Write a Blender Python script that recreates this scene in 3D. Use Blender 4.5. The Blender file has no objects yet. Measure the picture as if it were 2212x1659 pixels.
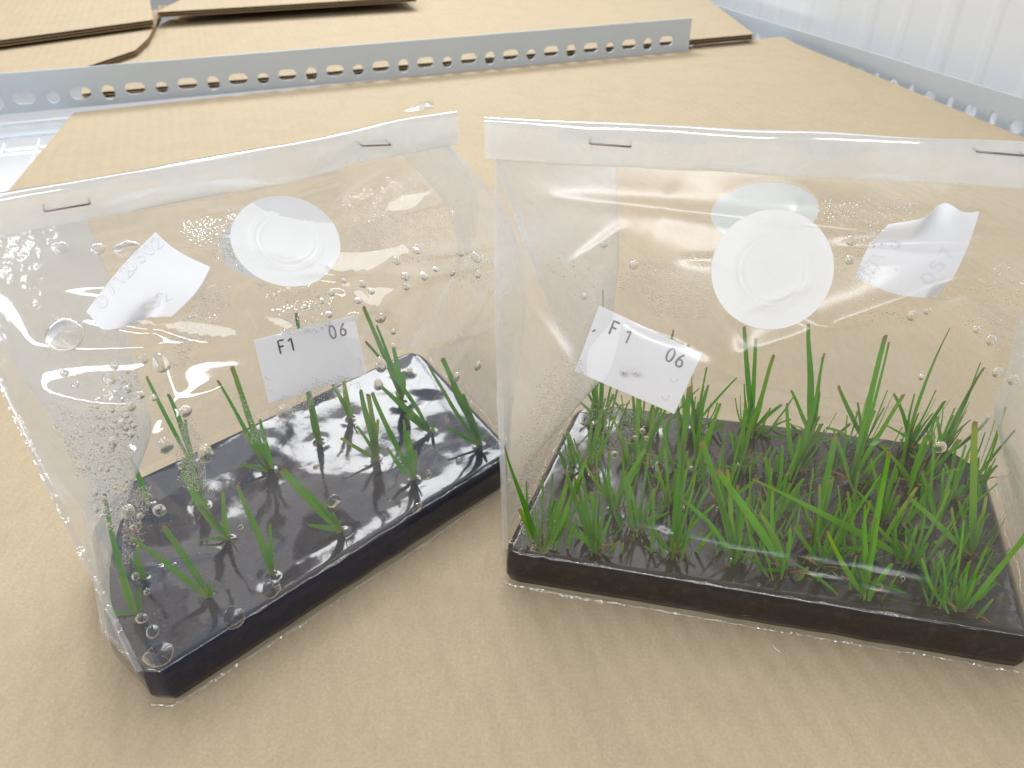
import bpy, bmesh, math, random
from mathutils import Vector, Matrix, noise
from mathutils.bvhtree import BVHTree

random.seed(7)
SC = bpy.context.scene
COL = SC.collection
R = math.radians

# ------------------------------------------------------------------ camera
CAM_H, PITCH, FPX, CX, CY = 0.22, R(35.5), 1736.0, 1106.0, 829.5
cd = bpy.data.cameras.new('camera')
cam = bpy.data.objects.new('camera', cd)
COL.objects.link(cam)
cam.location = (0, 0, CAM_H)
cam.rotation_euler = (math.pi / 2 - PITCH, 0, 0)
cd.sensor_width = 36
cd.lens = 36 * FPX / 2212
cd.clip_start = 0.01
cd.clip_end = 60
cd.dof.use_dof = True
cd.dof.focus_distance = 0.27
cd.dof.aperture_fstop = 26
SC.camera = cam

# ------------------------------------------------------------------ room light
world = bpy.data.worlds.new('World')
SC.world = world
world.use_nodes = True
bg = world.node_tree.nodes['Background']
bg.inputs[0].default_value = (0.96, 0.98, 1.0, 1)
bg.inputs[1].default_value = 0.36


def area_lamp(name, loc, target, sx, sy, power, color=(1, 1, 1)):
    l = bpy.data.lights.new(name, 'AREA')
    l.shape = 'RECTANGLE'
    l.size, l.size_y, l.energy, l.color = sx, sy, power, color
    o = bpy.data.objects.new(name, l)
    COL.objects.link(o)
    o.location = loc
    d = Vector(target) - Vector(loc)
    o.rotation_euler = d.to_track_quat('-Z', 'Y').to_euler()
    return o


# growth light tubes over the shelf, behind and to the left of the bags
area_lamp('growth_lamp_back', (-0.22, 1.75, 1.10), (-0.1, 0.3, 0), 1.0, 0.34, 22, (0.97, 0.99, 1.0))
area_lamp('growth_lamp_top', (-0.22, 0.95, 1.12), (-0.18, 0.72, 0), 2.0, 0.85, 15, (0.97, 0.985, 1.0))
area_lamp('front_fill_lamp', (-0.35, -0.42, 0.78), (-0.05, 0.25, 0.08), 1.5, 0.15, 9.5, (0.98, 0.99, 1.0))  # added unseen strip behind the camera, brightens front faces and streaks the film
# lamp under this shelf that lights the level below
area_lamp('lower_shelf_lamp', (-0.75, 0.75, -0.10), (-0.75, 0.75, -1), 0.6, 0.6, 45, (0.97, 0.99, 1.0))

SC.view_settings.view_transform = 'Standard'
SC.view_settings.look = 'None'
SC.view_settings.exposure = 0.0
SC.view_settings.gamma = 1.0
SC.render.engine = 'CYCLES'
SC.cycles.max_bounces = 20
SC.cycles.transparent_max_bounces = 32
SC.cycles.transmission_bounces = 12
SC.cycles.glossy_bounces = 6
SC.cycles.diffuse_bounces = 4
SC.cycles.caustics_reflective = False
SC.cycles.caustics_refractive = False
SC.cycles.sample_clamp_indirect = 4.0
try:
    SC.cycles.use_denoising = True
    SC.cycles.denoiser = 'OPENIMAGEDENOISE'
except Exception:
    pass


# ------------------------------------------------------------------ picture -> place helpers
def ray(u, v):
    a = (u - CX) / FPX
    b = -(v - CY) / FPX
    return Vector((a, math.cos(PITCH) + b * math.sin(PITCH), -math.sin(PITCH) + b * math.cos(PITCH)))


EYE = Vector((0, 0, CAM_H))


def atz(u, v, z=0.0):
    d = ray(u, v)
    return EYE + d * ((z - CAM_H) / d.z)


def aty(u, v, y):
    d = ray(u, v)
    return EYE + d * (y / d.y)


def smooth(a, b, x):
    t = max(0.0, min(1.0, (x - a) / (b - a)))
    return t * t * (3 - 2 * t)


def lerp(a, b, t):
    return a + (b - a) * t


# ------------------------------------------------------------------ scene-object helpers
def tag(o, label=None, cat=None, group=None, kind=None):
    if label: o['label'] = label
    if cat: o['category'] = cat
    if group: o['group'] = group
    if kind: o['kind'] = kind
    return o


def empty(name, loc=(0, 0, 0), rz=0.0):
    o = bpy.data.objects.new(name, None)
    o.empty_display_size = 0.01
    COL.objects.link(o)
    o.location = loc
    o.rotation_euler = (0, 0, rz)
    return o


def obj(name, verts, faces, mat, parent=None, smooth_=True, uvs=None):
    me = bpy.data.meshes.new(name)
    me.from_pydata([tuple(v) for v in verts], [], faces)
    if uvs:
        ul = me.uv_layers.new(name='UVMap')
        for l in me.loops:
            ul.data[l.index].uv = uvs[l.vertex_index]
    if smooth_:
        me.polygons.foreach_set('use_smooth', [True] * len(me.polygons))
    me.materials.append(mat)
    me.update()
    o = bpy.data.objects.new(name, me)
    COL.objects.link(o)
    if parent is not None:
        o.parent = parent
        # vertices are given in world space: parents made by empty() at load time need the inverse
        o.matrix_parent_inverse = (Matrix.Translation(parent.location) @ parent.rotation_euler.to_matrix().to_4x4()).inverted()
    return o


def box_geo(x0, x1, y0, y1, z0, z1, V=None, F=None):
    V = [] if V is None else V
    F = [] if F is None else F
    b = len(V)
    for z in (z0, z1):
        V += [Vector((x0, y0, z)), Vector((x1, y0, z)), Vector((x1, y1, z)), Vector((x0, y1, z))]
    F += [(b, b + 3, b + 2, b + 1), (b + 4, b + 5, b + 6, b + 7)]
    for k in range(4):
        j = (k + 1) % 4
        F.append((b + k, b + j, b + 4 + j, b + 4 + k))
    return V, F


def prism_geo(outline, z0, z1):
    n = len(outline)
    V = [Vector((p[0], p[1], z0)) for p in outline] + [Vector((p[0], p[1], z1)) for p in outline]
    F = [tuple(range(n - 1, -1, -1)), tuple(range(n, 2 * n))]
    for k in range(n):
        j = (k + 1) % n
        F.append((k, j, n + j, n + k))
    return V, F


def tube_geo(path, r, n=6, V=None, F=None):
    V = [] if V is None else V
    F = [] if F is None else F
    b = len(V)
    for i, p in enumerate(path):
        d = (path[min(i + 1, len(path) - 1)] - path[max(i - 1, 0)]).normalized()
        a = d.cross(Vector((0, 0, 1)))
        if a.length < 1e-4: a = d.cross(Vector((0, 1, 0)))
        a.normalize()
        c = d.cross(a)
        rr = r[i] if isinstance(r, (list, tuple)) else r
        for k in range(n):
            t = 2 * math.pi * k / n
            V.append(p + a * (math.cos(t) * rr) + c * (math.sin(t) * rr))
    for i in range(len(path) - 1):
        for k in range(n):
            j = (k + 1) % n
            F.append((b + i * n + k, b + i * n + j, b + (i + 1) * n + j, b + (i + 1) * n + k))
    F.append(tuple(b + k for k in range(n - 1, -1, -1)))
    e = b + (len(path) - 1) * n
    F.append(tuple(e + k for k in range(n)))
    return V, F


def grid_geo(fn, nu, nv):
    V = []
    uv = []
    for j in range(nv + 1):
        for i in range(nu + 1):
            V.append(fn(i / nu, j / nv))
            uv.append((i / nu, j / nv))
    F = []
    for j in range(nv):
        for i in range(nu):
            a = j * (nu + 1) + i
            F.append((a, a + 1, a + nu + 2, a + nu + 1))
    return V, F, uv


# ------------------------------------------------------------------ materials
class NT:
    def __init__(self, name):
        self.m = bpy.data.materials.new(name)
        self.m.use_nodes = True
        self.t = self.m.node_tree
        self.t.nodes.clear()
        self.out = self.n('ShaderNodeOutputMaterial')

    def n(self, typ, ins=None, **kw):
        nd = self.t.nodes.new(typ)
        for k, v in kw.items(): setattr(nd, k, v)
        for k, v in (ins or {}).items():
            if hasattr(v, 'is_output') or isinstance(v, bpy.types.NodeSocket):
                self.t.links.new(v, nd.inputs[k])
            else:
                nd.inputs[k].default_value = v
        return nd

    def math(self, op, a, b=0.0, clamp=False):
        nd = self.n('ShaderNodeMath', {0: a, 1: b}, operation=op)
        nd.use_clamp = clamp
        return nd.outputs[0]

    def ramp(self, fac, stops):
        nd = self.n('ShaderNodeValToRGB', {0: fac})
        e = nd.color_ramp.elements
        while len(e) < len(stops): e.new(0.5)
        for k, (p, c) in enumerate(stops):
            e[k].position = p
            e[k].color = (*c, 1) if len(c) == 3 else c
        return nd.outputs[0]

    def noise(self, vec, scale, detail=3, rough=0.5):
        return self.n('ShaderNodeTexNoise', {'Vector': vec, 'Scale': scale, 'Detail': detail, 'Roughness': rough})

    def mix(self, f, a, b):
        nd = self.n('ShaderNodeMix', data_type='RGBA')
        for k, v in ((0, f), (6, a), (7, b)):
            if isinstance(v, bpy.types.NodeSocket): self.t.links.new(v, nd.inputs[k])
            else: nd.inputs[k].default_value = v if k == 0 else ((*v, 1) if len(v) == 3 else v)
        return nd.outputs[2]

    def bump(self, h, strength, dist):
        return self.n('ShaderNodeBump', {'Height': h, 'Strength': strength, 'Distance': dist}).outputs[0]

    def surf(self, s):
        self.t.links.new(s, self.out.inputs['Surface'])
        return self.m


def principled(name, color, rough=0.5, metal=0.0, spec=0.5, nscale=None, namp=0.1, bump=None, coat=0.0):
    t = NT(name)
    co = t.n('ShaderNodeTexCoord').outputs['Object']
    c = (*color, 1)
    ins = {'Roughness': rough, 'Metallic': metal, 'Specular IOR Level': spec, 'Coat Weight': coat}
    if nscale:
        nz = t.noise(co, nscale, 4, 0.6).outputs[0]
        ins['Base Color'] = t.mix(nz, tuple(x * (1 - namp) for x in color), tuple(min(1, x * (1 + namp)) for x in color))
    else:
        ins['Base Color'] = c
    if bump:
        nb = t.noise(co, bump[0], 4, 0.6).outputs[0]
        ins['Normal'] = t.bump(nb, bump[1], bump[2])
    return t.surf(t.n('ShaderNodeBsdfPrincipled', ins).outputs[0])


def cardboard_material(name, base, wave_rot, wave_amp):
    t = NT(name)
    co = t.n('ShaderNodeTexCoord').outputs['Object']
    fine = t.noise(co, 900, 4, 0.7).outputs[0]
    mid = t.noise(co, 60, 3, 0.55).outputs[0]
    big = t.noise(co, 7, 3, 0.5).outputs[0]
    # long paper fibres
    mp = t.n('ShaderNodeMapping', {'Vector': co, 'Rotation': (0, 0, wave_rot), 'Scale': (1.0, 0.25, 1.0)}).outputs[0]
    fib = t.noise(mp, 420, 3, 0.6).outputs[0]
    c = t.mix(t.ramp(fine, [(0.3, (0, 0, 0)), (0.7, (1, 1, 1))]), tuple(x * 0.78 for x in base), tuple(x * 1.2 for x in base))
    c = t.mix(t.math('MULTIPLY', t.ramp(fib, [(0.35, (0, 0, 0)), (0.7, (1, 1, 1))]), 0.35), c, tuple(x * 0.72 for x in base))
    c = t.mix(t.math('MULTIPLY', mid, 0.45), c, tuple(x * 1.16 for x in base))
    c = t.mix(t.math('MULTIPLY', big, 0.35), c, tuple(x * 0.88 for x in base))
    # sparse dark flecks of the recycled liner
    vor = t.n('ShaderNodeTexVoronoi', {'Vector': co, 'Scale': 260.0}, feature='F1')
    fl = t.ramp(vor.outputs['Distance'], [(0.0, (1, 1, 1)), (0.09, (0, 0, 0))])
    sel = t.ramp(t.noise(co, 130, 2, 0.5).outputs[0], [(0.57, (0, 0, 0)), (0.63, (1, 1, 1))])
    c = t.mix(t.math('MULTIPLY', t.math('MULTIPLY', fl, sel), 0.6), c, tuple(x * 0.45 for x in base))
    # scuffs and old water marks
    ms = t.n('ShaderNodeMapping', {'Vector': co, 'Rotation': (0, 0, 0.9), 'Scale': (1.0, 0.12, 1.0)}).outputs[0]
    sc = t.ramp(t.noise(ms, 75, 4, 0.7).outputs[0], [(0.60, (0, 0, 0)), (0.72, (1, 1, 1))])
    c = t.mix(t.math('MULTIPLY', sc, 0.07), c, tuple(x * 0.6 for x in base))
    wm = t.ramp(t.noise(co, 11, 5, 0.6).outputs[0], [(0.47, (0, 0, 0)), (0.50, (1, 1, 1)), (0.56, (0, 0, 0))])
    c = t.mix(t.math('MULTIPLY', wm, 0.10), c, tuple(x * 0.6 for x in base))
    # the flutes showing through as shallow washboard relief
    mw = t.n('ShaderNodeMapping', {'Vector': co, 'Rotation': (0, 0, wave_rot)}).outputs[0]
    wv = t.n('ShaderNodeTexWave', {'Vector': mw, 'Scale': 36.0, 'Distortion': 0.6, 'Detail': 1.0}, wave_type='BANDS', bands_direction='X').outputs[1]
    h = t.math('ADD', t.math('MULTIPLY', wv, wave_amp), t.math('MULTIPLY', fib, 0.35))
    h = t.math('ADD', h, t.math('MULTIPLY', t.noise(co, 30, 3, 0.5).outputs[0], 0.5))
    bs = t.n('ShaderNodeBsdfPrincipled', {'Base Color': c, 'Roughness': 0.72, 'Specular IOR Level': 0.25, 'Normal': t.bump(h, 0.5, 0.0012)})
    return t.surf(bs.outputs[0])


def film_material(name, haze, haze_var, gloss_rough, bump_scale, bump_str, base_ref=0.055, tint=(1, 1, 1), stretch=(1, 1, 1)):
    t = NT(name)
    co = t.n('ShaderNodeTexCoord').outputs['Object']
    mp = t.n('ShaderNodeMapping', {'Vector': co, 'Scale': stretch}).outputs[0]
    n1 = t.noise(mp, bump_scale, 3, 0.5).outputs[0]
    n2 = t.noise(mp, bump_scale * 4.5, 2, 0.5).outputs[0]
    nr = t.bump(t.math('ADD', n1, t.math('MULTIPLY', n2, 0.25)), bump_str, 0.004)
    lw = t.n('ShaderNodeLayerWeight', {'Blend': 0.5, 'Normal': nr}).outputs['Facing']
    fr = t.math('ADD', t.math('MULTIPLY', t.math('POWER', lw, 4.0), 0.75), base_ref, True)
    gl = t.n('ShaderNodeBsdfGlossy', {'Color': (1, 1, 1, 1), 'Roughness': gloss_rough, 'Normal': nr})
    tr = t.n('ShaderNodeBsdfTransparent', {'Color': (0.985 * tint[0], 0.985 * tint[1], 0.985 * tint[2], 1)})
    df = t.n('ShaderNodeBsdfDiffuse', {'Color': (0.92, 0.93, 0.95, 1), 'Normal': nr})
    tl = t.n('ShaderNodeBsdfTranslucent', {'Color': (0.95, 0.96, 0.98, 1), 'Normal': nr})
    dt = t.n('ShaderNodeMixShader', {0: 0.55, 1: df.outputs[0], 2: tl.outputs[0]})
    hz = t.math('ADD', t.math('MULTIPLY', t.ramp(t.noise(co, 38, 3, 0.6).outputs[0], [(0.42, (0, 0, 0)), (0.72, (1, 1, 1))]), haze_var), haze, True)
    a = t.n('ShaderNodeMixShader', {0: hz, 1: tr.outputs[0], 2: dt.outputs[0]})
    b = t.n('ShaderNodeMixShader', {0: fr, 1: a.outputs[0], 2: gl.outputs[0]})
    return t.surf(b.outputs[0])


M = {}
M['card'] = cardboard_material('cardboard', (0.412, 0.330, 0.220), R(-19.8), 0.36)
M['card_edge'] = principled('cardboard_edge', (0.30, 0.21, 0.12), 0.85, 0, 0.2, 400, 0.25)
M['steel'] = principled('grey_painted_steel', (0.50, 0.545, 0.59), 0.40, 0.15, 0.5, 25, 0.06, (160, 0.08, 0.001))
M['wire'] = principled('bright_wire', (0.85, 0.88, 0.92), 0.35, 0.3, 0.5)
M['wall'] = principled('white_wall_panel', (0.66, 0.675, 0.69), 0.5, 0, 0.4, 6, 0.03)
M['white'] = principled('white_floor', (0.85, 0.87, 0.90), 0.6, 0, 0.3, 9, 0.04)
M['staple'] = principled('staple_steel', (0.30, 0.25, 0.25), 0.35, 0.8, 0.5)
M['ink'] = principled('stamp_ink', (0.035, 0.033, 0.04), 0.8, 0, 0.2, 700, 0.8)
M['ink_soft'] = principled('smeared_ink', (0.26, 0.24, 0.26), 0.8, 0, 0.2, 700, 0.6)
M['ink_faint'] = principled('faint_ink', (0.72, 0.73, 0.76), 0.8, 0, 0.2, 500, 0.15)
M['film_left'] = film_material('clear_film_left', 0.040, 0.07, 0.075, 22, 0.08, 0.085)
M['film_right'] = film_material('clear_film_right', 0.012, 0.05, 0.27, 20, 0.10, 0.055)
M['wet_film'] = film_material('wet_film', 0.002, 0.004, 0.06, 60, 0.1, 0.006)
for _n, _h in (('gusset_milky', 0.24), ('gusset_soft', 0.13), ('gusset_clear', 0.07)):
    M[_n] = film_material(_n, _h, 0.14, 0.10, 60, 0.35, 0.06, (0.97, 0.985, 1.0))
M['gusset_film'] = film_material('gusset_film', 0.11, 0.16, 0.10, 60, 0.5, 0.07)
M['fold_film'] = film_material('folded_film', 0.27, 0.18, 0.10, 18, 0.12, 0.16, (0.96, 0.98, 1.0), (1, 1, 2))
M['seam_glint_film'] = film_material('seam_glint_film', 0.20, 0.2, 0.12, 90, 0.6, 0.10)  # haze raised to imitate bright streaks along the gusset edges
M['crease_film'] = film_material('crease_film', 0.01, 0.03, 0.05, 200, 0.5, 0.12)
M['scrap_film'] = film_material('scrap_film', 0.10, 0.1, 0.1, 90, 0.6, 0.10)


def paper_material(name, base, trans):
    t = NT(name)
    co = t.n('ShaderNodeTexCoord').outputs['Object']
    nz = t.noise(co, 500, 4, 0.7).outputs[0]
    n2 = t.noise(co, 90, 3, 0.6).outputs[0]
    c = t.mix(nz, tuple(x * 0.95 for x in base), base)
    c = t.mix(t.math('MULTIPLY', t.ramp(n2, [(0.5, (0, 0, 0)), (0.8, (1, 1, 1))]), 0.25), c, tuple(x * 0.86 for x in base))
    nb = t.bump(nz, 0.25, 0.0003)
    d = t.n('ShaderNodeBsdfDiffuse', {'Color': c, 'Normal': nb})
    tl = t.n('ShaderNodeBsdfTranslucent', {'Color': c})
    return t.surf(t.n('ShaderNodeMixShader', {0: trans, 1: d.outputs[0], 2: tl.outputs[0]}).outputs[0])


M['paper'] = paper_material('label_paper', (0.93, 0.93, 0.955), 0.28)
M['patch'] = paper_material('filter_membrane', (0.96, 0.965, 0.97), 0.28)
M['patch_back'] = paper_material('filter_membrane_back', (0.86, 0.89, 0.89), 0.35)


def gel_material(name, c1, c2, bump, rough=0.06):
    t = NT(name)
    co = t.n('ShaderNodeTexCoord').outputs['Object']
    sp = t.noise(co, 260, 3, 0.7).outputs[0]
    c = t.mix(t.ramp(sp, [(0.50, (0, 0, 0)), (0.78, (1, 1, 1))]), c1, c2)
    b1 = t.noise(co, 45, 2, 0.5).outputs[0]
    b2 = t.noise(co, 160, 2, 0.5).outputs[0]
    nr = t.bump(t.math('ADD', b1, t.math('MULTIPLY', b2, 0.12)), bump, 0.004)
    # a little scattering in the jelly, then the wet surface with its film
    bs = t.n('ShaderNodeBsdfPrincipled', {'Base Color': c, 'Roughness': rough, 'IOR': 1.42, 'Specular IOR Level': 0.5, 'Normal': nr})
    return t.surf(bs.outputs[0])


M['gel_left'] = gel_material('dark_gel_left', (0.005, 0.007, 0.026), (0.015, 0.017, 0.032), 0.15, 0.095)
M['gel_right'] = gel_material('dark_gel_right', (0.019, 0.0140, 0.0125), (0.040, 0.032, 0.028), 0.12, 0.12)


def leaf_material(name, a, b, tipc):
    t = NT(name)
    uv = t.n('ShaderNodeTexCoord').outputs['UV']
    sep = t.n('ShaderNodeSeparateXYZ', {0: uv})
    oi = t.n('ShaderNodeObjectInfo').outputs['Random']
    co = t.n('ShaderNodeTexCoord').outputs['Object']
    stri = t.n('ShaderNodeTexWave', {'Vector': uv, 'Scale': 2.6, 'Distortion': 0.5}, wave_type='BANDS', bands_direction='X').outputs[1]
    c = t.mix(oi, a, b)
    c = t.mix(t.math('MULTIPLY', stri, 0.35), c, tuple(x * 0.62 for x in a))
    c = t.mix(t.math('MULTIPLY', t.noise(co, 240, 3, 0.6).outputs[0], 0.35), c, tuple(x * 1.2 for x in b))
    # some blades are yellowing towards the tip
    yel = t.math('MULTIPLY', t.ramp(t.math('FRACT', t.math('MULTIPLY', oi, 17.3)), [(0.72, (0, 0, 0)), (0.95, (1, 1, 1))]), t.math('POWER', sep.outputs[1], 2.0))
    c = t.mix(t.math('MULTIPLY', yel, 0.7), c, (0.38, 0.34, 0.05))
    # pale, yellowish sheath at the base and a browned cut at the tip
    c = t.mix(t.ramp(sep.outputs[1], [(0.0, (0.75, 0.75, 0.75)), (0.16, (0, 0, 0))]), c, (0.24, 0.25, 0.07))
    c = t.mix(t.ramp(sep.outputs[1], [(0.935, (0, 0, 0)), (0.98, (1, 1, 1))]), c, tipc)
    p = t.n('ShaderNodeBsdfPrincipled', {'Base Color': c, 'Roughness': 0.42, 'Specular IOR Level': 0.4})
    tl = t.n('ShaderNodeBsdfTranslucent', {'Color': t.mix(0.4, c, (0.16, 0.42, 0.008))})
    return t.surf(t.n('ShaderNodeMixShader', {0: 0.38, 1: p.outputs[0], 2: tl.outputs[0]}).outputs[0])


M['leaf_left'] = leaf_material('blue_green_leaf', (0.022, 0.15, 0.014), (0.06, 0.28, 0.010), (0.20, 0.10, 0.04))
M['leaf_right'] = leaf_material('yellow_green_leaf', (0.020, 0.125, 0.006), (0.12, 0.36, 0.004), (0.26, 0.14, 0.06))
M['leaf_dead'] = principled('withered_leaf', (0.32, 0.17, 0.05), 0.6, 0, 0.3, 200, 0.3)
M['root'] = principled('wet_root', (0.05, 0.04, 0.035), 0.3, 0, 0.5, 200, 0.3)


def water_material():
    t = NT('water')
    g = t.n('ShaderNodeBsdfGlass', {'Color': (1, 1, 1, 1), 'Roughness': 0.0, 'IOR': 1.333})
    tr = t.n('ShaderNodeBsdfTransparent', {'Color': (1, 1, 1, 1)})
    return t.surf(t.n('ShaderNodeMixShader', {0: 0.2, 1: g.outputs[0], 2: tr.outputs[0]}).outputs[0])


M['water'] = water_material()
M['fibre'] = principled('white_fibre', (0.85, 0.82, 0.75), 0.6)

# ================================================================== SETTING
# shelf frame: e1 runs along the back rail (away to the right), e2 runs from the rail back towards the viewer
ANG = R(19.8)
E1 = Vector((math.cos(ANG), math.sin(ANG), 0))
E2 = Vector((math.sin(ANG), -math.cos(ANG), 0))
RO = atz(150, 234, 0.0)                      # a point on the foot of the back rail


def sh(a, b, z=0.0):                         # shelf coordinates: a along the rail, b towards the viewer
    return RO + E1 * a + E2 * b + Vector((0, 0, z))


# floor under the rack, white and brightly lit
V, F = box_geo(-4, 4, -2, 6, -0.50, -0.45)
tag(obj('floor', V, F, M['white'], smooth_=False), kind='structure')

CARD_T = 0.0062


def cardboard(name, outline, z_top, label, mat='card', flute_dir=None, group=None, double=True, near=None):
    """Corrugated sheet: liners with two layers of flutes between; outline in world xy (counter-clockwise)."""
    e = empty(name, (outline[0][0], outline[0][1], z_top - CARD_T))
    tag(e, label, 'cardboard', group)
    lt = 0.0007
    zs = [z_top - lt, z_top - CARD_T * 0.5 - lt * 0.5, z_top - CARD_T]
    for k, z in enumerate(zs):
        V, F = prism_geo(outline, z, z + lt)
        obj('liner', V, F, M[mat] if k == 0 else M['card_edge'], e, False)
    if flute_dir:
        o0, du, dv, L, D = flute_dir           # start of the visible edge, along it, into the sheet, length, depth
        for (za, zb) in ((zs[2] + lt, zs[1]), (zs[1] + lt, zs[0])):
            per = 0.0075 if za == zs[2] + lt else 0.0062
            n = int(L / per * 6)
            V = []
            for i in range(n + 1):
                a = L * i / n
                w = 0.5 + 0.5 * math.sin(2 * math.pi * a / per)
                z = lerp(za + 0.0002, zb - 0.0002, w)
                for d in (0.0012, D):
                    p = o0 + du * a + dv * d
                    V.append(Vector((p.x, p.y, z)))
            F = [(2 * i, 2 * i + 2, 2 * i + 3, 2 * i + 1) for i in range(n)]
            obj('flute', V, F, M['card_edge'], e)
    return e


def P2(v): return (v.x, v.y)


# the sheet the bags stand on: its top is z = 0
c_bl = atz(160, 243, 0)
c_l2 = atz(12, 418, 0)
c_br = atz(1690, 79, 0)
c_r1 = atz(1722, 96, 0)
c_r2 = atz(2156, 274, 0)
ld = (c_l2 - c_bl).normalized()
rd = (c_r2 - c_r1).normalized()
front = [P2(c_bl), P2(c_bl + ld * 1.3), P2(c_r1 + rd * 1.5), P2(c_r2), P2(lerp(c_r1, c_r2, 0.5) + Vector((0.002, 0, 0))), P2(c_r1), P2(c_br)]
cardboard('cardboard_sheet', front, 0.0, 'large brown cardboard sheet the two plastic bags stand on')

# back sheet, behind the rail and lying a little higher
bz = 0.0100
b0 = sh(0.0, -0.006)
bk_l = sh(0.012, -0.008)
d_ = ray(1628, 80)
ck = RO - E2 * 0.006
# where the sheet's front edge, just behind the rail, passes under picture column 1628
ka = (ck.x * d_.y / d_.x - ck.y) / (E1.y - E1.x * d_.y / d_.x)
bk_r = ck + E1 * ka
bk_rr = atz(1530, 0, bz)
dirr = (bk_rr - bk_r).normalized()
curve = [atz(190, 146, bz), atz(245, 128, bz), atz(298, 110, bz), atz(325, 85, bz), atz(348, 52, bz)]
fr_dir = (bk_r - bk_l)
outl = [P2(bk_l), P2(bk_r), P2(bk_r + dirr * 1.0), P2(bk_r + dirr * 1.0 - E1 * 0.62)] + [P2(p) for p in reversed(curve)]
cardboard('cardboard_sheet', outl, bz, 'brown cardboard sheet right behind the back rail, its double fluted edge showing through the holes',
          flute_dir=(Vector((bk_l.x, bk_l.y, 0)), fr_dir.normalized(), Vector((-fr_dir.y, fr_dir.x, 0)).normalized(), fr_dir.length * 0.998, 0.05))
# lower sheet on the far left whose curved edge sits against it
lz = 0.017
outl = [P2(atz(-260, 190, lz)), P2(atz(150, 160, lz))] + [P2(atz(u - 6, v - 2, lz)) for (u, v) in ((190, 146), (245, 128), (298, 110), (325, 85), (345, 48))] + [P2(atz(350, 20, lz)), P2(atz(-260, 70, lz))]
cardboard('cardboard_sheet', outl, lz, 'pale cardboard sheet with a curved cut edge behind the left end of the rail')
# two stacked sheets at the very back left, their corrugated edges facing the camera
tz = 0.027
p0, p1 = atz(-240, 118, tz), atz(331, 42, tz)
dd = (p1 - p0)
nn = Vector((-dd.y, dd.x, 0)).normalized()
cardboard('cardboard_sheet', [P2(p0), P2(p1), P2(p1 + nn * 0.8 + dd.normalized() * 0.25), P2(p0 + nn * 0.8)], tz,
          'raised cardboard sheet in the far back left corner with a dark corrugated edge',
          flute_dir=(Vector((p0.x, p0.y, 0)), dd.normalized(), nn, dd.length * 0.998, 0.05))
q0, q1 = atz(338, 26, tz), atz(900, -8, tz)
d2 = (q1 - q0)
n2_ = Vector((-d2.y, d2.x, 0)).normalized()
cardboard('cardboard_sheet', [P2(q0), P2(q1), P2(q1 + n2_ * 0.8), P2(q0 + n2_ * 0.8 + d2.normalized() * 0.3)], tz,
          'raised cardboard sheet at the top edge, second along the far shelf',
          flute_dir=(Vector((q0.x, q0.y, 0)), d2.normalized(), n2_, d2.length * 0.998, 0.05))


# ---- slotted steel angles
def slotted_rail(name, origin, d, up, nrm, length, height, holes, foot, label, thick=0.002, end_cut=0.012):
    """Upright flange with real holes cut as a ring grid, plus a foot flange. d along, up vertical, nrm out of the face (to the viewer)."""
    e = empty(name, origin)
    tag(e, label, 'rail', 'slotted steel rails of the rack')
    # columns between cell borders; each cell holds one hole
    V, F = [], []

    def put(a, z, t):
        V.append(origin + d * a + up * z - nrm * (thick * t))
        return len(V) - 1
    borders = [0.0]
    for k in range(len(holes) - 1):
        borders.append(0.5 * (holes[k][0] + holes[k][2] / 2 + holes[k + 1][0] - holes[k + 1][2] / 2))
    borders.append(length)
    for k, (hc, hz, w, h, cut) in enumerate(holes):
        a0, a1 = borders[k], borders[k + 1]
        ring, outer = [], []
        N = 24
        r = min(w, h) / 2
        sx, sz = w / 2 - r, h / 2 - r
        for i in range(N):
            th = 2 * math.pi * (i + 0.5) / N
            cx = (sx if math.cos(th) > 0 else -sx) + r * math.cos(th)
            cz = (sz if math.sin(th) > 0 else -sz) + r * math.sin(th)
            ring.append((hc + cx, hz + cz))
            # the same direction pushed out to the cell's rectangle
            ux, uz = math.cos(th), math.sin(th)
            s = max(abs(ux), abs(uz))
            qx, qz = ux / s, uz / s
            oa = hc + (qx * (a1 - hc) if qx > 0 else qx * (hc - a0))
            oz = hz + (qz * (height - hz) if qz > 0 else qz * hz)
            outer.append((oa, oz))
        rf = [put(a, z, 0) for a, z in ring]; rb = [put(a, z, 1) for a, z in ring]
        of = [put(a, z, 0) for a, z in outer]; ob = [put(a, z, 1) for a, z in outer]
        for i in range(N):
            j = (i + 1) % N
            F.append((rf[i], of[i], of[j], rf[j]))
            F.append((rb[j], ob[j], ob[i], rb[i]))
            F.append((rf[j], rb[j], rb[i], rf[i]))
        # corners of the rectangle left open by the ring
        for (ca, cz) in ((a0, 0), (a1, 0), (a1, height), (a0, height)):
            idx = sorted(range(N), key=lambda i: (outer[i][0] - ca) ** 2 + (outer[i][1] - cz) ** 2)[:2]
            F.append((put(ca, cz, 0), of[idx[0]], of[idx[1]]))
            F.append((put(ca, cz, 1), ob[idx[0]], ob[idx[1]]))
    for z in (0.0, height):
        F.append((put(0, z, 0), put(length, z, 0), put(length, z, 1), put(0, z, 1)))
    for a in (0.0, length):
        F.append((put(a, 0, 0), put(a, height, 0), put(a, height, 1), put(a, 0, 1)))
    obj('upright_flange', V, F, M['steel'], e, False)
    # foot flange
    fb, fz, ft = foot
    V = []
    for a in (0.0, length):
        for (b, z) in ((-thick, fz), (fb, fz), (fb, fz + ft), (-thick, fz + ft)):
            V.append(origin + d * a + nrm * b + up * z)
    F = [(0, 1, 2, 3), (7, 6, 5, 4), (0, 4, 5, 1), (1, 5, 6, 2), (2, 6, 7, 3), (3, 7, 4, 0)]
    obj('foot_flange', V, F, M['steel'], e, False)
    return e


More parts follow.
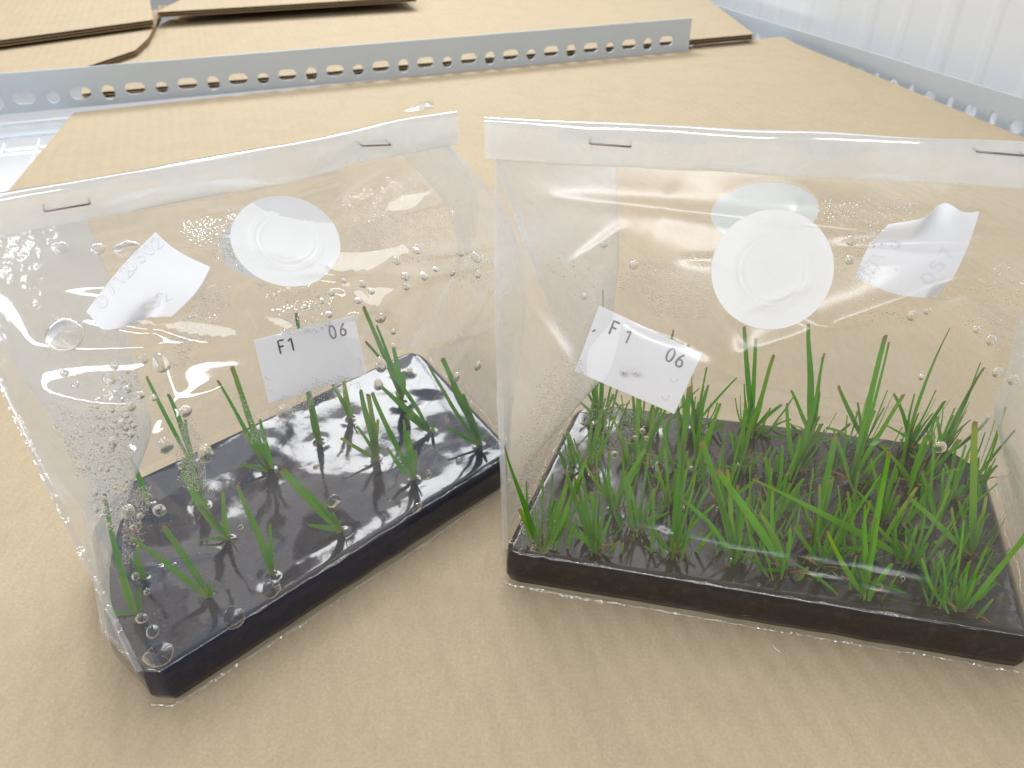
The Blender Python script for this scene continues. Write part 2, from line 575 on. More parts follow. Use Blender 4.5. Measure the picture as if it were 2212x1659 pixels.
UP = Vector((0, 0, 1))
# back rail: ends a bit beyond the sheet's right half, holes alternate long and round
r_start = sh(-0.22, 0, 0.0)
r_endp = atz(1482, 107, 0.0)
rl = (r_endp - r_start).dot(E1)
# hole centres follow the picture: positions along the rail of the first few holes fix the pitch
def along(u, v, z):
    p = aty(u, v, 1)
    d_ = ray(u, v)
    # intersect the vertical plane of the rail
    t = (r_start - EYE).dot(E2) / d_.dot(E2)
    q = EYE + d_ * t
    return (q - r_start).dot(E1), q.z
hl = []
seq = [(175, 203, 'L'), (231, 200, 'R'), (283, 194, 'L'), (334, 188, 'R'), (381, 183, 'L'), (437, 182, 'R'), (488, 174, 'L'), (538, 168, 'R'), (586, 165, 'L'), (638, 165, 'R'),
       (688, 155, 'L'), (736, 151, 'R'), (783, 146, 'L'), (833, 148, 'R'), (882, 138, 'L'), (929, 133, 'R'), (975, 127, 'L'), (1024, 131, 'R'), (1072, 121, 'L'), (1118, 117, 'R'),
       (1163, 111, 'L'), (1211, 117, 'R'), (1258, 104, 'L'), (1303, 101, 'R'), (1347, 97, 'L'), (1394, 99, 'R'), (1440, 88, 'L')]
al = [along(u, v, 0) for u, v, _ in seq]
pitch = (al[-1][0] - al[0][0]) / (len(seq) - 1)
hz0 = sum(z for _, z in al) / len(al)
a_first = al[0][0]
k0 = -int((a_first - 0.012) / pitch)
RAIL_H = along(750, 99, 0)[1]
for k in range(k0, len(seq)):
    a = a_first + pitch * k
    if a < 0.012: continue
    if k % 2 == 0: hl.append((a, hz0 + 0.0005, 0.0172, 0.0102, 0))
    else: hl.append((a, hz0 - 0.0010, 0.0106, 0.0130 if (k % 4 == 1) else 0.0105, 0))
slotted_rail('slotted_rail', r_start, E1, UP, E2, rl, RAIL_H, hl, (0.042, -0.0098, 0.002), 'grey slotted steel rail across the back, with a row of long and round holes')
print('rail pitch', pitch, 'hole z', hz0, 'height', RAIL_H, 'len', rl)

# side rail along the wall
s_near = atz(2212, 214, 0.025)
s_far = EYE + ray(1688, 55) * 0.973
SDT = (s_far - s_near).normalized()                               # along the top edge, away from the viewer
SD = Vector((SDT.x, SDT.y, 0)).normalized()
SN = Vector((SD.y, -SD.x, 0))                                     # to the right
if SN.x < 0: SN = -SN
SIDE_H = 0.046
s_o = s_near - SDT * 0.30 - Vector((0, 0, SIDE_H))
hl = []
k = 0
a = 0.03
while a < 1.22:
    hl.append((a, 0.0235, 0.0150 if k % 2 == 0 else 0.0085, 0.0105 if k % 2 == 0 else 0.0130, 0))
    a += 0.0268
    k += 1
slotted_rail('slotted_rail', s_o, SDT, UP, -SN, 1.25, SIDE_H, hl, (0.075, 0.012, 0.002), 'grey slotted steel rail along the white wall on the right')

# white ribbed wall behind the side rail
w_o = s_o + SN * 0.03 - SD * 0.5
w_o.z = 0.0
wall = empty('wall', w_o)
tag(wall, kind='structure')
k = 0
a = 0.0
while a < 2.6:
    w = 0.116
    prof = [(0.0, 0.0), (0.007, -0.0012), (0.018, -0.0012), (0.027, 0.0), (0.066, 0.0), (0.070, -0.0006), (0.077, -0.0006), (0.082, 0.0), (w, 0.0)]
    V, F = [], []
    for z in (-0.3, 0.9):
        for (pa, pn) in prof: V.append(w_o + SD * (a + pa) + SN * pn + UP * z)
    n = len(prof)
    for i in range(n - 1): F.append((i, i + 1, n + i + 1, n + i))
    obj('wall_panel', V, F, M['wall'], wall, False)
    a += w
    k += 1

# wire deck seen past the left edge of the sheet
deck = empty('wire_shelf', sh(-0.1, 0.1, -0.014))
tag(deck, 'bright wire shelf deck showing past the left edge of the cardboard', 'wire shelf')
for k in range(14):
    a = 0.03 - 0.027 * k
    V, F = tube_geo([sh(a, 0.015, -0.0125), sh(a - 0.0, 0.5, -0.0125)], 0.0011, 6)
    obj('wire', V, F, M['wire'], deck)
for b in (0.055, 0.20, 0.34):
    V, F = tube_geo([sh(-0.36, b, -0.0165), sh(0.16, b, -0.0165)], 0.0026, 6)
    obj('cross_wire', V, F, M['wire'], deck)

# ================================================================== GEL SLABS


def gel_surface(q, h, cut, rough, seed):
    FL, FR, BR, BL = [Vector((*p, 0)) for p in q]

    def at(s, t, edge=True):
        # rounded corners
        p = lerp(lerp(FL, FR, s), lerp(BL, BR, s), t)
        for (cs, ct, amt) in cut:
            ds = abs(s - cs) / amt[0]
            dt = abs(t - ct) / amt[1]
            w = max(0.0, 1 - ds - dt)
            c = lerp(lerp(FL, FR, 0.5), lerp(BL, BR, 0.5), 0.5)
            p = p + (c - p).normalized() * (w * amt[2])
        return p

    def top(s, t):
        p = at(s, t)
        e = min(s * (FR - FL).length, (1 - s) * (FR - FL).length, t * (BL - FL).length, (1 - t) * (BL - FL).length)
        z = h - 0.0018 * (1 - smooth(0, 0.0026, e)) ** 2
        n = noise.noise(Vector((p.x * 24 + seed, p.y * 24, 0))) * rough + noise.noise(Vector((p.x * 75 + seed, p.y * 75, 3))) * rough * 0.14
        z += n * smooth(0, 0.012, e)
        return Vector((p.x, p.y, z))
    return at, top


def make_gel(q, h, cut, rough, seed, mat, label):
    at, top = gel_surface(q, h, cut, rough, seed)
    c = (Vector((*q[0], 0)) + Vector((*q[2], 0))) / 2
    NU, NV = 160, 100
    V, F, _ = grid_geo(top, NU, NV)
    ring = [(i, 0) for i in range(NU)] + [(NU, j) for j in range(NV)] + [(i, NV) for i in range(NU, 0, -1)] + [(0, j) for j in range(NV, 0, -1)]
    idx = [j * (NU + 1) + i for i, j in ring]
    prev = idx
    for zf, out in ((0.62, 0.0006), (0.25, 0.0007), (0.0, -0.0006)):
        cur = []
        for (i, j) in ring:
            p = at(i / NU, j / NV)
            dirv = (p - Vector((c.x, c.y, 0))).normalized()
            wob = noise.noise(Vector((p.x * 90, p.y * 90, seed))) * 0.0006
            p = p + dirv * (out + wob)
            V.append(Vector((p.x, p.y, max(0.0005, (h - 0.0018) * zf + 0.0005))))
            cur.append(len(V) - 1)
        m = len(ring)
        for k in range(m):
            F.append((prev[k], cur[k], cur[(k + 1) % m], prev[(k + 1) % m]))
        prev = cur
    F.append(tuple(reversed(prev)))
    o = obj('gel_slab', V, F, mat)
    # origin at the base
    off = Vector((c.x, c.y, 0))
    o.data.transform(Matrix.Translation(-off))
    o.location = off
    tag(o, label, 'gel slab')
    return at, top


RQ = [(-0.0030, 0.1895), (0.1590, 0.1540), (0.1850, 0.2440), (0.0290, 0.2755)]
LQ = [(-0.1117, 0.1336), (0.0015, 0.2420), (-0.0450, 0.3180), (-0.1560, 0.2140)]
GH = 0.0150
r_at, r_top = make_gel(RQ, GH, [(0, 0, (0.03, 0.05, 0.002)), (1, 1, (0.10, 0.18, 0.012)), (0, 1, (0.06, 0.1, 0.006))], 0.0006, 3.1, M['gel_right'],
                       'dark brown gel slab in the right bag, thickly planted with grass')
l_at, l_top = make_gel(LQ, GH, [(0, 0, (0.085, 0.29, 0.0100)), (1, 0, (0.05, 0.08, 0.004)), (1, 1, (0.06, 0.1, 0.005)), (0, 1, (0.12, 0.2, 0.010))], 0.0019, 8.7, M['gel_left'],
                       'blue-black gel slab in the left bag with a few thin seedlings')

# ================================================================== PLASTIC BAGS


class Bag:
    pass


def make_bag(q, h, at, TL, TR, zt, strip_h, film, bulge, peak, label, creases, seed, out=0.0016, fold_wave=0.0, lean=0.0, fold_over=0.003, gus_out=(0, 0), gus_mat=('gusset_film', 'gusset_film'), gus_dep=(0.42, 0.42)):
    """Bag on base quad q (front left, front right, back right, back left), closed into a stapled fold from TL to TR."""
    B = Bag()
    ctr = (Vector((*q[0], 0)) + Vector((*q[2], 0))) / 2
    root = empty('plastic_bag', ctr)
    tag(root, label, 'plastic bag', 'stapled plastic bags on the cardboard')
    B.root = root
    TL, TR = Vector((*TL, zt[0])), Vector((*TR, zt[1]))
    wdir = (TR - TL).normalized()
    fdir = Vector((wdir.y, -wdir.x, 0)).normalized()
    if fdir.y > 0: fdir = -fdir                     # towards the viewer
    B.fdir, B.wdir = fdir, wdir

    def base(s, t):
        p = at(s, t)
        d = Vector((p.x - ctr.x, p.y - ctr.y, 0)).normalized()
        return p + d * out

    def fold_line(s):
        p = lerp(TL, TR, s)
        w = fold_wave * (math.sin(math.pi * 2 * s + seed) * 0.6 + math.sin(math.pi * 3.3 * s + 1.3 * seed) * 0.4)
        return p + fdir * w
    B.fold_line = fold_line

    rc = random.Random(int(seed * 10))
    creases = list(creases)
    for _ in range(26):
        s0, t0 = rc.uniform(0.03, 0.97), rc.uniform(0.05, 0.97)
        th, ln = rc.gauss(0.0, 0.9), rc.uniform(0.08, 0.30)
        creases.append((s0, t0, min(1, max(0, s0 + math.cos(th) * ln)), min(1, max(0, t0 + math.sin(th) * ln)), rc.choice((-1, 1)) * rc.uniform(0.0005, 0.0016), rc.uniform(0.006, 0.014)))

    def wrinkle(s, t, sd):
        v = 0.0
        for (s0, t0, s1, t1, amp, wid) in creases:
            ax, ay = s1 - s0, (t1 - t0)
            L2 = ax * ax + ay * ay
            k = ((s - s0) * ax + (t - t0) * ay) / L2
            kk = max(0.0, min(1.0, k))
            dx, dy = s - (s0 + ax * kk), (t - (t0 + ay * kk))
            dd_ = math.sqrt(dx * dx + dy * dy)
            if dd_ > 3.5 * wid: continue
            v += amp * math.exp(-(dd_ / wid) ** 1.5) * (0.35 + 0.65 * math.sin(math.pi * kk))
        v += noise.noise(Vector((s * 5 + sd, t * 4, 1.7))) * 0.0022 + noise.noise(Vector((s * 11 + sd, t * 8, 5.1))) * 0.0005
        return v

    def wall(s, t, back):
        tb = 1.0 if back else 0.0
        fd = -fdir if back else fdir
        b = base(s, tb)
        k0 = 0.10
        top_ = fold_line(s)
        if t < k0:
            return Vector((b.x, b.y, 0.0009 + (h + 0.0005) * (t / k0))) + fd * (0.0008 * math.sin(math.pi * t / k0))
        k = (t - k0) / (1 - k0)
        g = Vector((b.x, b.y, h + 0.0014))
        p = lerp(g, top_, k)
        win = math.sin(math.pi * s) ** 0.6 if 0 < s < 1 else 0.0
        kp = k ** (math.log(0.5) / math.log(peak))
        amt = bulge * (0.7 if back else 1.0) * math.sin(math.pi * kp) ** 1.1 * win
        wk = wrinkle(s, k, seed + (40 if back else 0)) * smooth(0, 0.08, k) * (1 - smooth(0.92, 1, k)) * min(1, win * 1.6)
        p = p + fd * (amt + wk)
        # sides swell outwards a little
        sw = math.sin(math.pi * kp)
        p = p + wdir * ((s - 0.5) * 2) * (gus_out[0] if s < 0.5 else gus_out[1]) * sw * abs(2 * s - 1) ** 2
        return p
    B.front = lambda s, t: wall(s, t, False)
    B.back = lambda s, t: wall(s, t, True)

    K0 = 0.10
    V, F, uv = grid_geo(lambda s, t: B.front(s, K0 + (1 - K0) * t), 190, 160)
    fp = obj('front_panel', V, F, M[film], root)
    B.bvh_front = BVHTree.FromPolygons([tuple(v) for v in V], F)
    V, F, uv = grid_geo(lambda s, t: B.back(s, K0 + (1 - K0) * t), 90, 80)
    obj('back_panel', V, F, M[film], root)
    B.bvh_back = BVHTree.FromPolygons([tuple(v) for v in V], F)

    half = (Vector((*q[3], 0)) - Vector((*q[0], 0))).length / 2

    def gusset(side):
        s = 0.0 if side == 0 else 1.0
        inward = wdir if side == 0 else -wdir

        def fn(q_, t):
            a = wall(s, t, False)
            b = wall(s, t, True)
            g = (b - a).length / 2
            dep = math.sqrt(max(0.0, half * half - g * g)) * 0.92 * smooth(0.08, 0.5, t) * gus_dep[side]
            if t < 0.1:
                bb = base(s, q_)
                return Vector((bb.x, bb.y, 0.0009 + (h + 0.0005) * (t / 0.1)))
            p = lerp(a, b, q_)
            kk = (t - 0.1) / 0.9
            bb = base(s, q_)
            lin = base(s, 0) + (base(s, 1) - base(s, 0)) * q_
            p = p + Vector((bb.x - lin.x, bb.y - lin.y, 0)) * (1 - kk) ** 3
            tri = 1 - (2 * q_ - 1) ** 2
            return p + inward * (dep * tri) + Vector((noise.noise(Vector((q_ * 4, t * 7, seed + side * 9))), 0, 0)) * 0.0016 * tri * math.sin(math.pi * kk)
        return fn
    B.gussets = []
    for side in (0, 1):
        fn = gusset(side)
        V, F, uv = grid_geo(lambda a_, t: fn(a_, K0 + (1 - K0) * t), 36, 70)
        obj('side_gusset', V, F, M[gus_mat[side]], root)
        B.gussets.append(BVHTree.FromPolygons([tuple(v) for v in V], F))
        # welded creases along the gusset's corners and inner fold, pale haze painting their glints
        for q_ in (0.0, 1.0):
            path = [fn(q_, 0.1 + 0.9 * i / 44) for i in range(45)]
            if q_ == 0.5: path = path[6:]
            V, F = [], []
            ob_ = Vector((0, 0, 0))
            sd = (wdir if side == 0 else -wdir)
            wd_ = 0.0014 if q_ != 0.5 else 0.0006
            for i, p in enumerate(path):
                j = 0.0003 * noise.noise(p * 160)
                V += [p - sd * (0.0004 + j) + (fdir if q_ < 0.9 else -fdir) * 0.0002, p + sd * (wd_ + j) + (fdir if q_ < 0.9 else -fdir) * 0.0003]
            F = [(2 * i, 2 * i + 1, 2 * i + 3, 2 * i + 2) for i in range(len(path) - 1)]
            obj('seam' if q_ != 0.5 else 'gusset_crease', V, F, M['seam_glint_film'], root)

    # the foot of the bag, drawn tight and wet against the gel
    loop = [(i / 60, 0) for i in range(60)] + [(1, j / 30) for j in range(30)] + [(1 - i / 60, 1) for i in range(60)] + [(0, 1 - j / 30) for j in range(30)]
    V = []
    for zz in (0.0009, 0.006, 0.011, h + 0.0014):
        for (a_, b_) in loop:
            p = base(a_, b_)
            V.append(Vector((p.x, p.y, zz)))
    m_ = len(loop)
    F = [(r_ * m_ + k_, r_ * m_ + (k_ + 1) % m_, (r_ + 1) * m_ + (k_ + 1) % m_, (r_ + 1) * m_ + k_) for r_ in range(3) for k_ in range(m_)]
    obj('foot_band', V, F, M['wet_film'], root)
    # film bunched in a wavy fold along the rim of the gel
    for (pa, pb, nseg) in (((0.02, 0), (0.99, 0), 150), ((0, 0.1), (0, 0.95), 60), ((1, 0.05), (1, 0.95), 60)):
        path, rad = [], []
        for i in range(nseg + 1):
            k = i / nseg
            p = base(lerp(pa[0], pb[0], k), lerp(pa[1], pb[1], k))
            d = Vector((p.x - ctr.x, p.y - ctr.y, 0)).normalized()
            n1 = noise.noise(Vector((k * 9, seed, pa[0] * 3)))
            n2 = noise.noise(Vector((k * 31, seed + 3, pa[1] * 3)))
            path.append(Vector((p.x, p.y, h + 0.0008 + 0.0010 * n1 + 0.0005 * n2)) + d * (0.0012 * n2 - 0.0012 + 0.0010 * n1))
            rad.append(0.00016 + 0.00075 * max(0.0, noise.noise(Vector((k * 14, seed + 7, pa[0])))))
        V, F = tube_geo(path, rad, 7)
        obj('rim_crease', V, F, M['crease_film'], root)
    # hem of spare film lying on the cardboard along the front and sides
    V = []
    hem = [(i / 80, 0.0) for i in range(81)]
    for (a_, b_) in hem:
        p = base(a_, b_)
        d = Vector((p.x - ctr.x, p.y - ctr.y, 0))
        d = (d - wdir * d.dot(wdir)).normalized()
        wv_ = 0.0012 + 0.0011 * noise.noise(Vector((a_ * 6, seed, 4.4)))
        V += [Vector((p.x, p.y, 0.0008)), Vector((p.x, p.y, 0.0010)) + d * (wv_ * 0.6) + UP * (0.0003 * (1 + noise.noise(Vector((a_ * 14, seed, 1))))), Vector((p.x, p.y, 0.0004)) + d * wv_]
    F = []
    for i in range(80):
        for k in (0, 1): F.append((3 * i + k, 3 * i + k + 1, 3 * i + k + 4, 3 * i + k + 3))
    obj('film_hem', V, F, M['crease_film'], root)
    # bottom film
    def bot(s, t):
        p = base(s, t)
        return Vector((p.x, p.y, 0.0004))
    V, F, uv = grid_geo(bot, 24, 16)
    obj('bottom_panel', V, F, M['wet_film'], root)

    # the top folded over twice: a flattened roll of several film layers
    prof = [(0.0004, -0.02), (0.0011, 0.25), (0.0015, 0.6), (0.0016, 0.82), (0.0013, 0.94), (0.0005, 1.0), (-0.0006, 0.99), (-0.0014, 0.9), (-0.0016, 0.7), (-0.0012, 0.3), (-0.0006, 0.0)]
    N = 110
    length = (TR - TL).length
    V, F = [], []
    upd = (UP + fdir * lean).normalized()
    for i in range(N + 1):
        s = -fold_over / length + (1 + 2 * fold_over / length) * i / N
        c = fold_line(s)
        puff = 1.0 + 0.9 * noise.noise(Vector((s * 4, seed, 0.3)))
        for (a, z) in prof:
            dent = noise.noise(Vector((s * 7, z * 1.2, seed))) * 0.0013 + noise.noise(Vector((s * 16, z * 1.5, seed + 4))) * 0.00015
            V.append(c + fdir * (a * 1.2 * puff + dent) + upd * (strip_h * z) + UP * (0.0006 * noise.noise(Vector((s * 5, 9, seed)))))
    m = len(prof)
    for i in range(N):
        for k in range(m - 1):
            F.append((i * m + k, (i + 1) * m + k, (i + 1) * m + k + 1, i * m + k + 1))
    obj('top_fold', V, F, M['fold_film'], root)
    B.bvh_fold = BVHTree.FromPolygons([tuple(v) for v in V], F)
    B.upd = upd
    return B


def hit(bvh, u, v):
    d = ray(u, v).normalized()
    loc, nrm, _, _ = bvh.ray_cast(EYE, d)
    if loc is None: return None, None
    if nrm.dot(d) > 0: nrm = -nrm
    return loc, nrm


BR_ = make_bag(RQ, GH, r_at, (-0.0045, 0.2215), (0.1690, 0.1990), (0.1400, 0.1385), 0.0118, 'film_right', 0.011, 0.60,
               'clear plastic bag crowded with bright green grass, a round white patch facing the camera',
               [(0.02, 0.75, 0.22, 0.45, 0.0025, 0.02), (0.25, 0.80, 0.10, 0.30, -0.003, 0.03), (0.36, 0.62, 0.75, 0.86, 0.0025, 0.02), (0.72, 0.84, 1.0, 0.80, 0.004, 0.03),
                (0.22, 0.72, 0.42, 0.60, -0.002, 0.03), (0.86, 0.55, 0.99, 0.25, 0.003, 0.02), (0.06, 0.5, 0.16, 0.12, 0.0025, 0.018),
                (0.12, 0.16, 0.98, 0.10, 0.0022, 0.014), (0.45, 0.10, 1.0, 0.03, 0.002, 0.012), (0.10, 0.93, 0.9, 0.90, 0.0012, 0.012), (0.55, 0.88, 0.95, 0.93, 0.002, 0.014)], 2.0, gus_out=(0.001, 0.004), gus_mat=('gusset_soft', 'gusset_milky'), gus_dep=(0.80, 0.6))
BL_ = make_bag(LQ, GH, l_at, (-0.1515, 0.1942), (-0.0200, 0.2700), (0.1265, 0.1265), 0.0112, 'film_left', 0.027, 0.60,
               'clear plastic bag beaded with water drops, holding a dark gel and sparse seedlings',
               [(0.10, 0.80, 0.50, 0.74, 0.004, 0.025), (0.50, 0.74, 0.82, 0.74, 0.004, 0.025), (0.45, 0.92, 0.98, 0.66, 0.0035, 0.016), (0.15, 0.9, 0.45, 0.86, 0.003, 0.02),
                (0.05, 0.72, 0.25, 0.66, 0.003, 0.02), (0.30, 0.95, 0.26, 0.55, -0.002, 0.02), (0.05, 0.5, 0.12, 0.15, 0.003, 0.02), (0.75, 0.88, 0.98, 0.90, 0.002, 0.02),
                (0.62, 0.80, 0.72, 0.68, 0.004, 0.025),
                (0.18, 0.84, 0.40, 0.76, 0.0035, 0.012), (0.55, 0.83, 0.78, 0.80, 0.003, 0.012), (0.78, 0.80, 1.0, 0.70, 0.004, 0.012), (0.70, 0.40, 0.85, 0.52, 0.002, 0.015)], 5.3, fold_wave=0.004, gus_out=(0.001, 0.020), gus_mat=('gusset_milky', 'gusset_clear'), gus_dep=(0.85, 0.42))


# ---- staples, patches
def staple(B, ua, va, ub, vb):
    a, n = hit(B.bvh_fold, ua, va)
    b, n2 = hit(B.bvh_fold, ub, vb)
    if a is None or b is None:
        d = ray(ua, va); print('staple miss', ua, va); return
    off = n * 0.0003
    V, F = tube_geo([a + off - n * 0.003, a + off, lerp(a, b, 0.03) + off * 2, lerp(a, b, 0.97) + off * 2, b + off, b + off - n * 0.003], 0.00027, 6)
    obj('staple', V, F, M['staple'], B.root)


def filter_patch(B, bvh, u, v, rad, mat, side=1, lift=0.0004, name='filter_patch', rings=True, label=None):
    c, n = hit(bvh, u, v)
    if c is None:
        print('patch miss', u, v); return
    x = n.cross(UP).normalized()
    y = x.cross(n).normalized()
    V, F = [], []
    NR, NA = 40, 72
    rr = rad

    def on(px, py, r):
        p = c + x * px + y * py
        loc, nn, _, _ = bvh.ray_cast(p + n * 0.02, -n, 0.05)
        if loc is None: loc = p
        # average with the flat disc: the membrane is stiffer than the film
        p = lerp(p, loc, 0.55)
        relief = 0.0
        if rings:
            for (r0, a0) in ((0.50, 0.00028), (0.60, 0.0004), (0.66, 0.00032)):
                relief += a0 * math.exp(-((r - r0) / 0.022) ** 2) * (0.55 + 0.45 * math.cos(math.atan2(py, px) + 0.8))
        return p + n * side * (lift + relief)
    V.append(on(0, 0, 0))
    for i in range(1, NR + 1):
        for k in range(NA):
            th = 2 * math.pi * k / NA
            r = i / NR
            V.append(on(math.cos(th) * rr * r, math.sin(th) * rr * r, r))
    for k in range(NA): F.append((0, 1 + k, 1 + (k + 1) % NA))
    for i in range(NR - 1):
        for k in range(NA):
            a = 1 + i * NA + k; b = 1 + i * NA + (k + 1) % NA
            F.append((a, a + NA, b + NA, b))
    o = obj(name, V, F, mat, B.root)
    if label: o['label'] = label


staple(BR_, 1274, 308, 1362, 315)
staple(BR_, 2110, 326, 2212, 335)
staple(BL_, 96, 454, 194, 438)
staple(BL_, 780, 313, 843, 311)
filter_patch(BR_, BR_.bvh_front, 1667, 583, 0.0163, M['patch'])
filter_patch(BR_, BR_.bvh_back, 1650, 462, 0.0150, M['patch_back'], rings=False, label='grey filter patch on the back of the bag')
filter_patch(BL_, BL_.bvh_front, 619, 520, 0.0160, M['patch'])
filter_patch(BL_, BL_.bvh_back, 575, 520, 0.0160, M['patch_back'], rings=False, label='grey filter patch on the back of the bag')


# ================================================================== PAPER LABELS
def arc(cx, cy, rx, ry, a0, a1, n=12):
    return [(cx + rx * math.cos(R(lerp(a0, a1, i / n))), cy + ry * math.sin(R(lerp(a0, a1, i / n)))) for i in range(n + 1)]


# stamped characters as pen strokes in a cell one unit high
GLYPH = {
    'F': [[(0.06, 0.0), (0.06, 1.0), (0.52, 1.0)], [(0.06, 0.54), (0.42, 0.54)]],
    '1': [[(0.02, 0.80), (0.20, 0.92), (0.30, 1.0), (0.30, 0.0)]],
    '0': [arc(0.28, 0.5, 0.24, 0.5, 90, 450, 22)],
    '6': [[(0.46, 0.98), (0.30, 0.84), (0.14, 0.60), (0.06, 0.36)], arc(0.29, 0.27, 0.23, 0.27, 0, 360, 18)],
    '7': [[(0.02, 1.0), (0.50, 1.0), (0.20, 0.0)]],
    '2': [arc(0.27, 0.74, 0.23, 0.26, 165, -30, 10) + [(0.04, 0.0), (0.52, 0.0)]],
    '5': [[(0.48, 1.0), (0.10, 1.0), (0.07, 0.56)] + arc(0.25, 0.32, 0.26, 0.32, 120, -150, 12)],
    'c': [arc(0.3, 0.4, 0.28, 0.38, 120, 260, 8)],
    'u': [arc(0.3, 0.4, 0.30, 0.36, 170, 370, 10)],
    '-': [[(0.0, 0.4), (0.4, 0.46)]],
    ' ': [],
}


def text_geo(body, size):
    V, F = [], []
    x = 0.0
    for ch in body:
        for st in GLYPH[ch]:
            # resample so that the print follows the curl of the paper
            pts = []
            for (p, q) in zip(st[:-1], st[1:]):
                m = 3 if math.hypot(q[0] - p[0], q[1] - p[1]) > 0.3 else 1
                pts += [(lerp(p[0], q[0], k / m), lerp(p[1], q[1], k / m)) for k in range(m)]
            pts.append(st[-1])
            b = len(V)
            for i, p in enumerate(pts):
                p0, p1 = pts[max(i - 1, 0)], pts[min(i + 1, len(pts) - 1)]
                dx, dy = p1[0] - p0[0], p1[1] - p0[1]
                L = math.hypot(dx, dy) or 1
                w = 0.068 * (1 + 0.25 * noise.noise(Vector((p[0] * 5 + x, p[1] * 5, 2.2))))
                for sg in (-1, 1): V.append(Vector(((x + p[0] - dy / L * w * sg) * size, (p[1] + dx / L * w * sg) * size, 0)))
            for i in range(len(pts) - 1): F.append((b + 2 * i, b + 2 * i + 2, b + 2 * i + 3, b + 2 * i + 1))
        x += 0.62 if ch == '1' else 0.80
    return V, F


def paper_label(bvh, corners, curl, inside, texts, label, flat=0.0):
    """corners: picture positions bottom-left, bottom-right, top-right, top-left as the writing runs; curl(s,t) -> offset towards the viewer."""
    pts = [hit(bvh, *c) for c in corners]
    if any(p[0] is None for p in pts):
        print('label miss', corners, [p[0] for p in pts]); return
    n = sum((p[1] for p in pts), Vector()).normalized()
    P = [p[0] - n * inside for p in pts]
    c = sum(P, Vector()) / 4
    root = empty('paper_label', c)
    tag(root, label, 'label', 'paper labels in the bags')

    def surf_(s, t, lift=0.0):
        p = lerp(lerp(P[0], P[1], s), lerp(P[3], P[2], s), t)
        off, slide = curl(s, t)
        pd = lerp(P[1] - P[0], P[2] - P[3], t) * slide[0] + lerp(P[3] - P[0], P[2] - P[1], s) * slide[1]
        return p + n * (off + lift) + pd
    V, F, uv = grid_geo(lambda s, t: surf_(s, t), 34, 26)
    m = len(V)
    V2 = [surf_(i / 34, j / 26, -0.00012) for j in range(27) for i in range(35)]
    F2 = [tuple(reversed([m + x for x in f])) for f in F]
    obj('paper', V + V2, F + F2, M['paper'], root)
    W = ((P[1] - P[0]).length + (P[2] - P[3]).length) / 2
    H = ((P[3] - P[0]).length + (P[2] - P[1]).length) / 2
    for (body, s0, t0, hgt, rot, ink) in texts:
        tv, tf = text_geo(body, hgt)
        cr, sr = math.cos(rot), math.sin(rot)
        V = []
        for v in tv:
            x, y = v.x * cr - v.y * sr, v.x * sr + v.y * cr
            s, t = s0 + x / W, t0 + y / H
            V.append(surf_(min(max(s, 0), 1), min(max(t, 0), 1), 0.00012))
        obj('lettering', V, tf, M[ink], root, False)
    return root


def flatish(s, t): return (0.0005 * math.sin(math.pi * s) * math.sin(math.pi * t), (0, 0))


def curl_left(s, t):
    # dog-eared along the bottom, top right corner lifting
    o = 0.0015 * math.sin(math.pi * t) - 0.0022 * math.exp(-((s - 0.66) / 0.09) ** 2) * smooth(0.35, 0.0, t)
    low = (1 - t) ** 2
    return (o, (0.10 * math.sin(math.pi * t) * s ** 3, -0.26 * math.exp(-((s - 0.40) / 0.30) ** 2) * low + 0.10 * math.exp(-((s - 0.70) / 0.07) ** 2) * low * low - 0.05 * math.sin(math.pi * s) * t ** 2))


def curl_right(s, t):
    k = smooth(0.62, 1.0, t) * (1 - smooth(0.35, 0.62, s))
    o = 0.005 * k + 0.0024 * math.sin(math.pi * t) - 0.003 * math.exp(-((s - 0.55) / 0.16) ** 2) * smooth(0.45, 1, t) - 0.004 * smooth(0.8, 1, s) * smooth(0.25, 0.0, t)
    return (o, (-0.06 * math.sin(math.pi * t) * (1 - s) ** 2, 0.22 * math.exp(-((s - 0.60) / 0.16) ** 2) * t ** 4 - 0.10 * math.sin(math.pi * s) * (1 - t) ** 3))


paper_label(BL_.bvh_front, [(583, 875), (795, 812), (768, 684), (550, 738)], flatish, 0.0014,
            [('F1', 0.205, 0.70, 0.0037, 0.0, 'ink'), ('0', 0.715, 0.725, 0.0037, R(2), 'ink_soft'), ('6', 0.815, 0.735, 0.0036, R(-4), 'ink_soft'),
             ('c', 0.05, 0.16, 0.0028, R(60), 'ink_faint'), ('c', 0.055, 0.33, 0.0026, R(40), 'ink_faint'), ('c', 0.97, 0.30, 0.0036, R(180), 'ink_faint')],
            'flat white label marked F1 06 inside the left bag, above the seedlings')
paper_label(BR_.bvh_front, [(1240, 805), (1456, 898), (1516, 768), (1293, 663)], flatish, 0.0014,
            [('F', 0.165, 0.70, 0.0040, 0.0, 'ink_soft'), ('1', 0.31, 0.685, 0.0037, R(-2), 'ink_soft'), ('0', 0.715, 0.70, 0.0040, R(-2), 'ink_soft'), ('6', 0.815, 0.685, 0.0040, R(2), 'ink_soft'),
             ('u', 0.855, 0.42, 0.0032, R(30), 'ink_faint'), ('u', 0.85, 0.12, 0.0034, R(30), 'ink_faint'), ('-', 0.045, 0.58, 0.0030, R(40), 'ink_soft'),],
            'tilted white label marked F1 06 inside the right bag, among the grass tips')
paper_label(BL_.bvh_front, [(195, 672), (372, 690), (455, 583), (338, 508)], curl_left, -0.0014,
            [('0712', 0.17, 0.10, 0.0036, R(88), 'ink_faint'), ('0502', 0.17, 0.50, 0.0036, R(84), 'ink_faint'), ('02', 0.70, 0.12, 0.0036, R(60), 'ink_faint')],
            'curling white label with faint numbers, leftmost in the left bag')
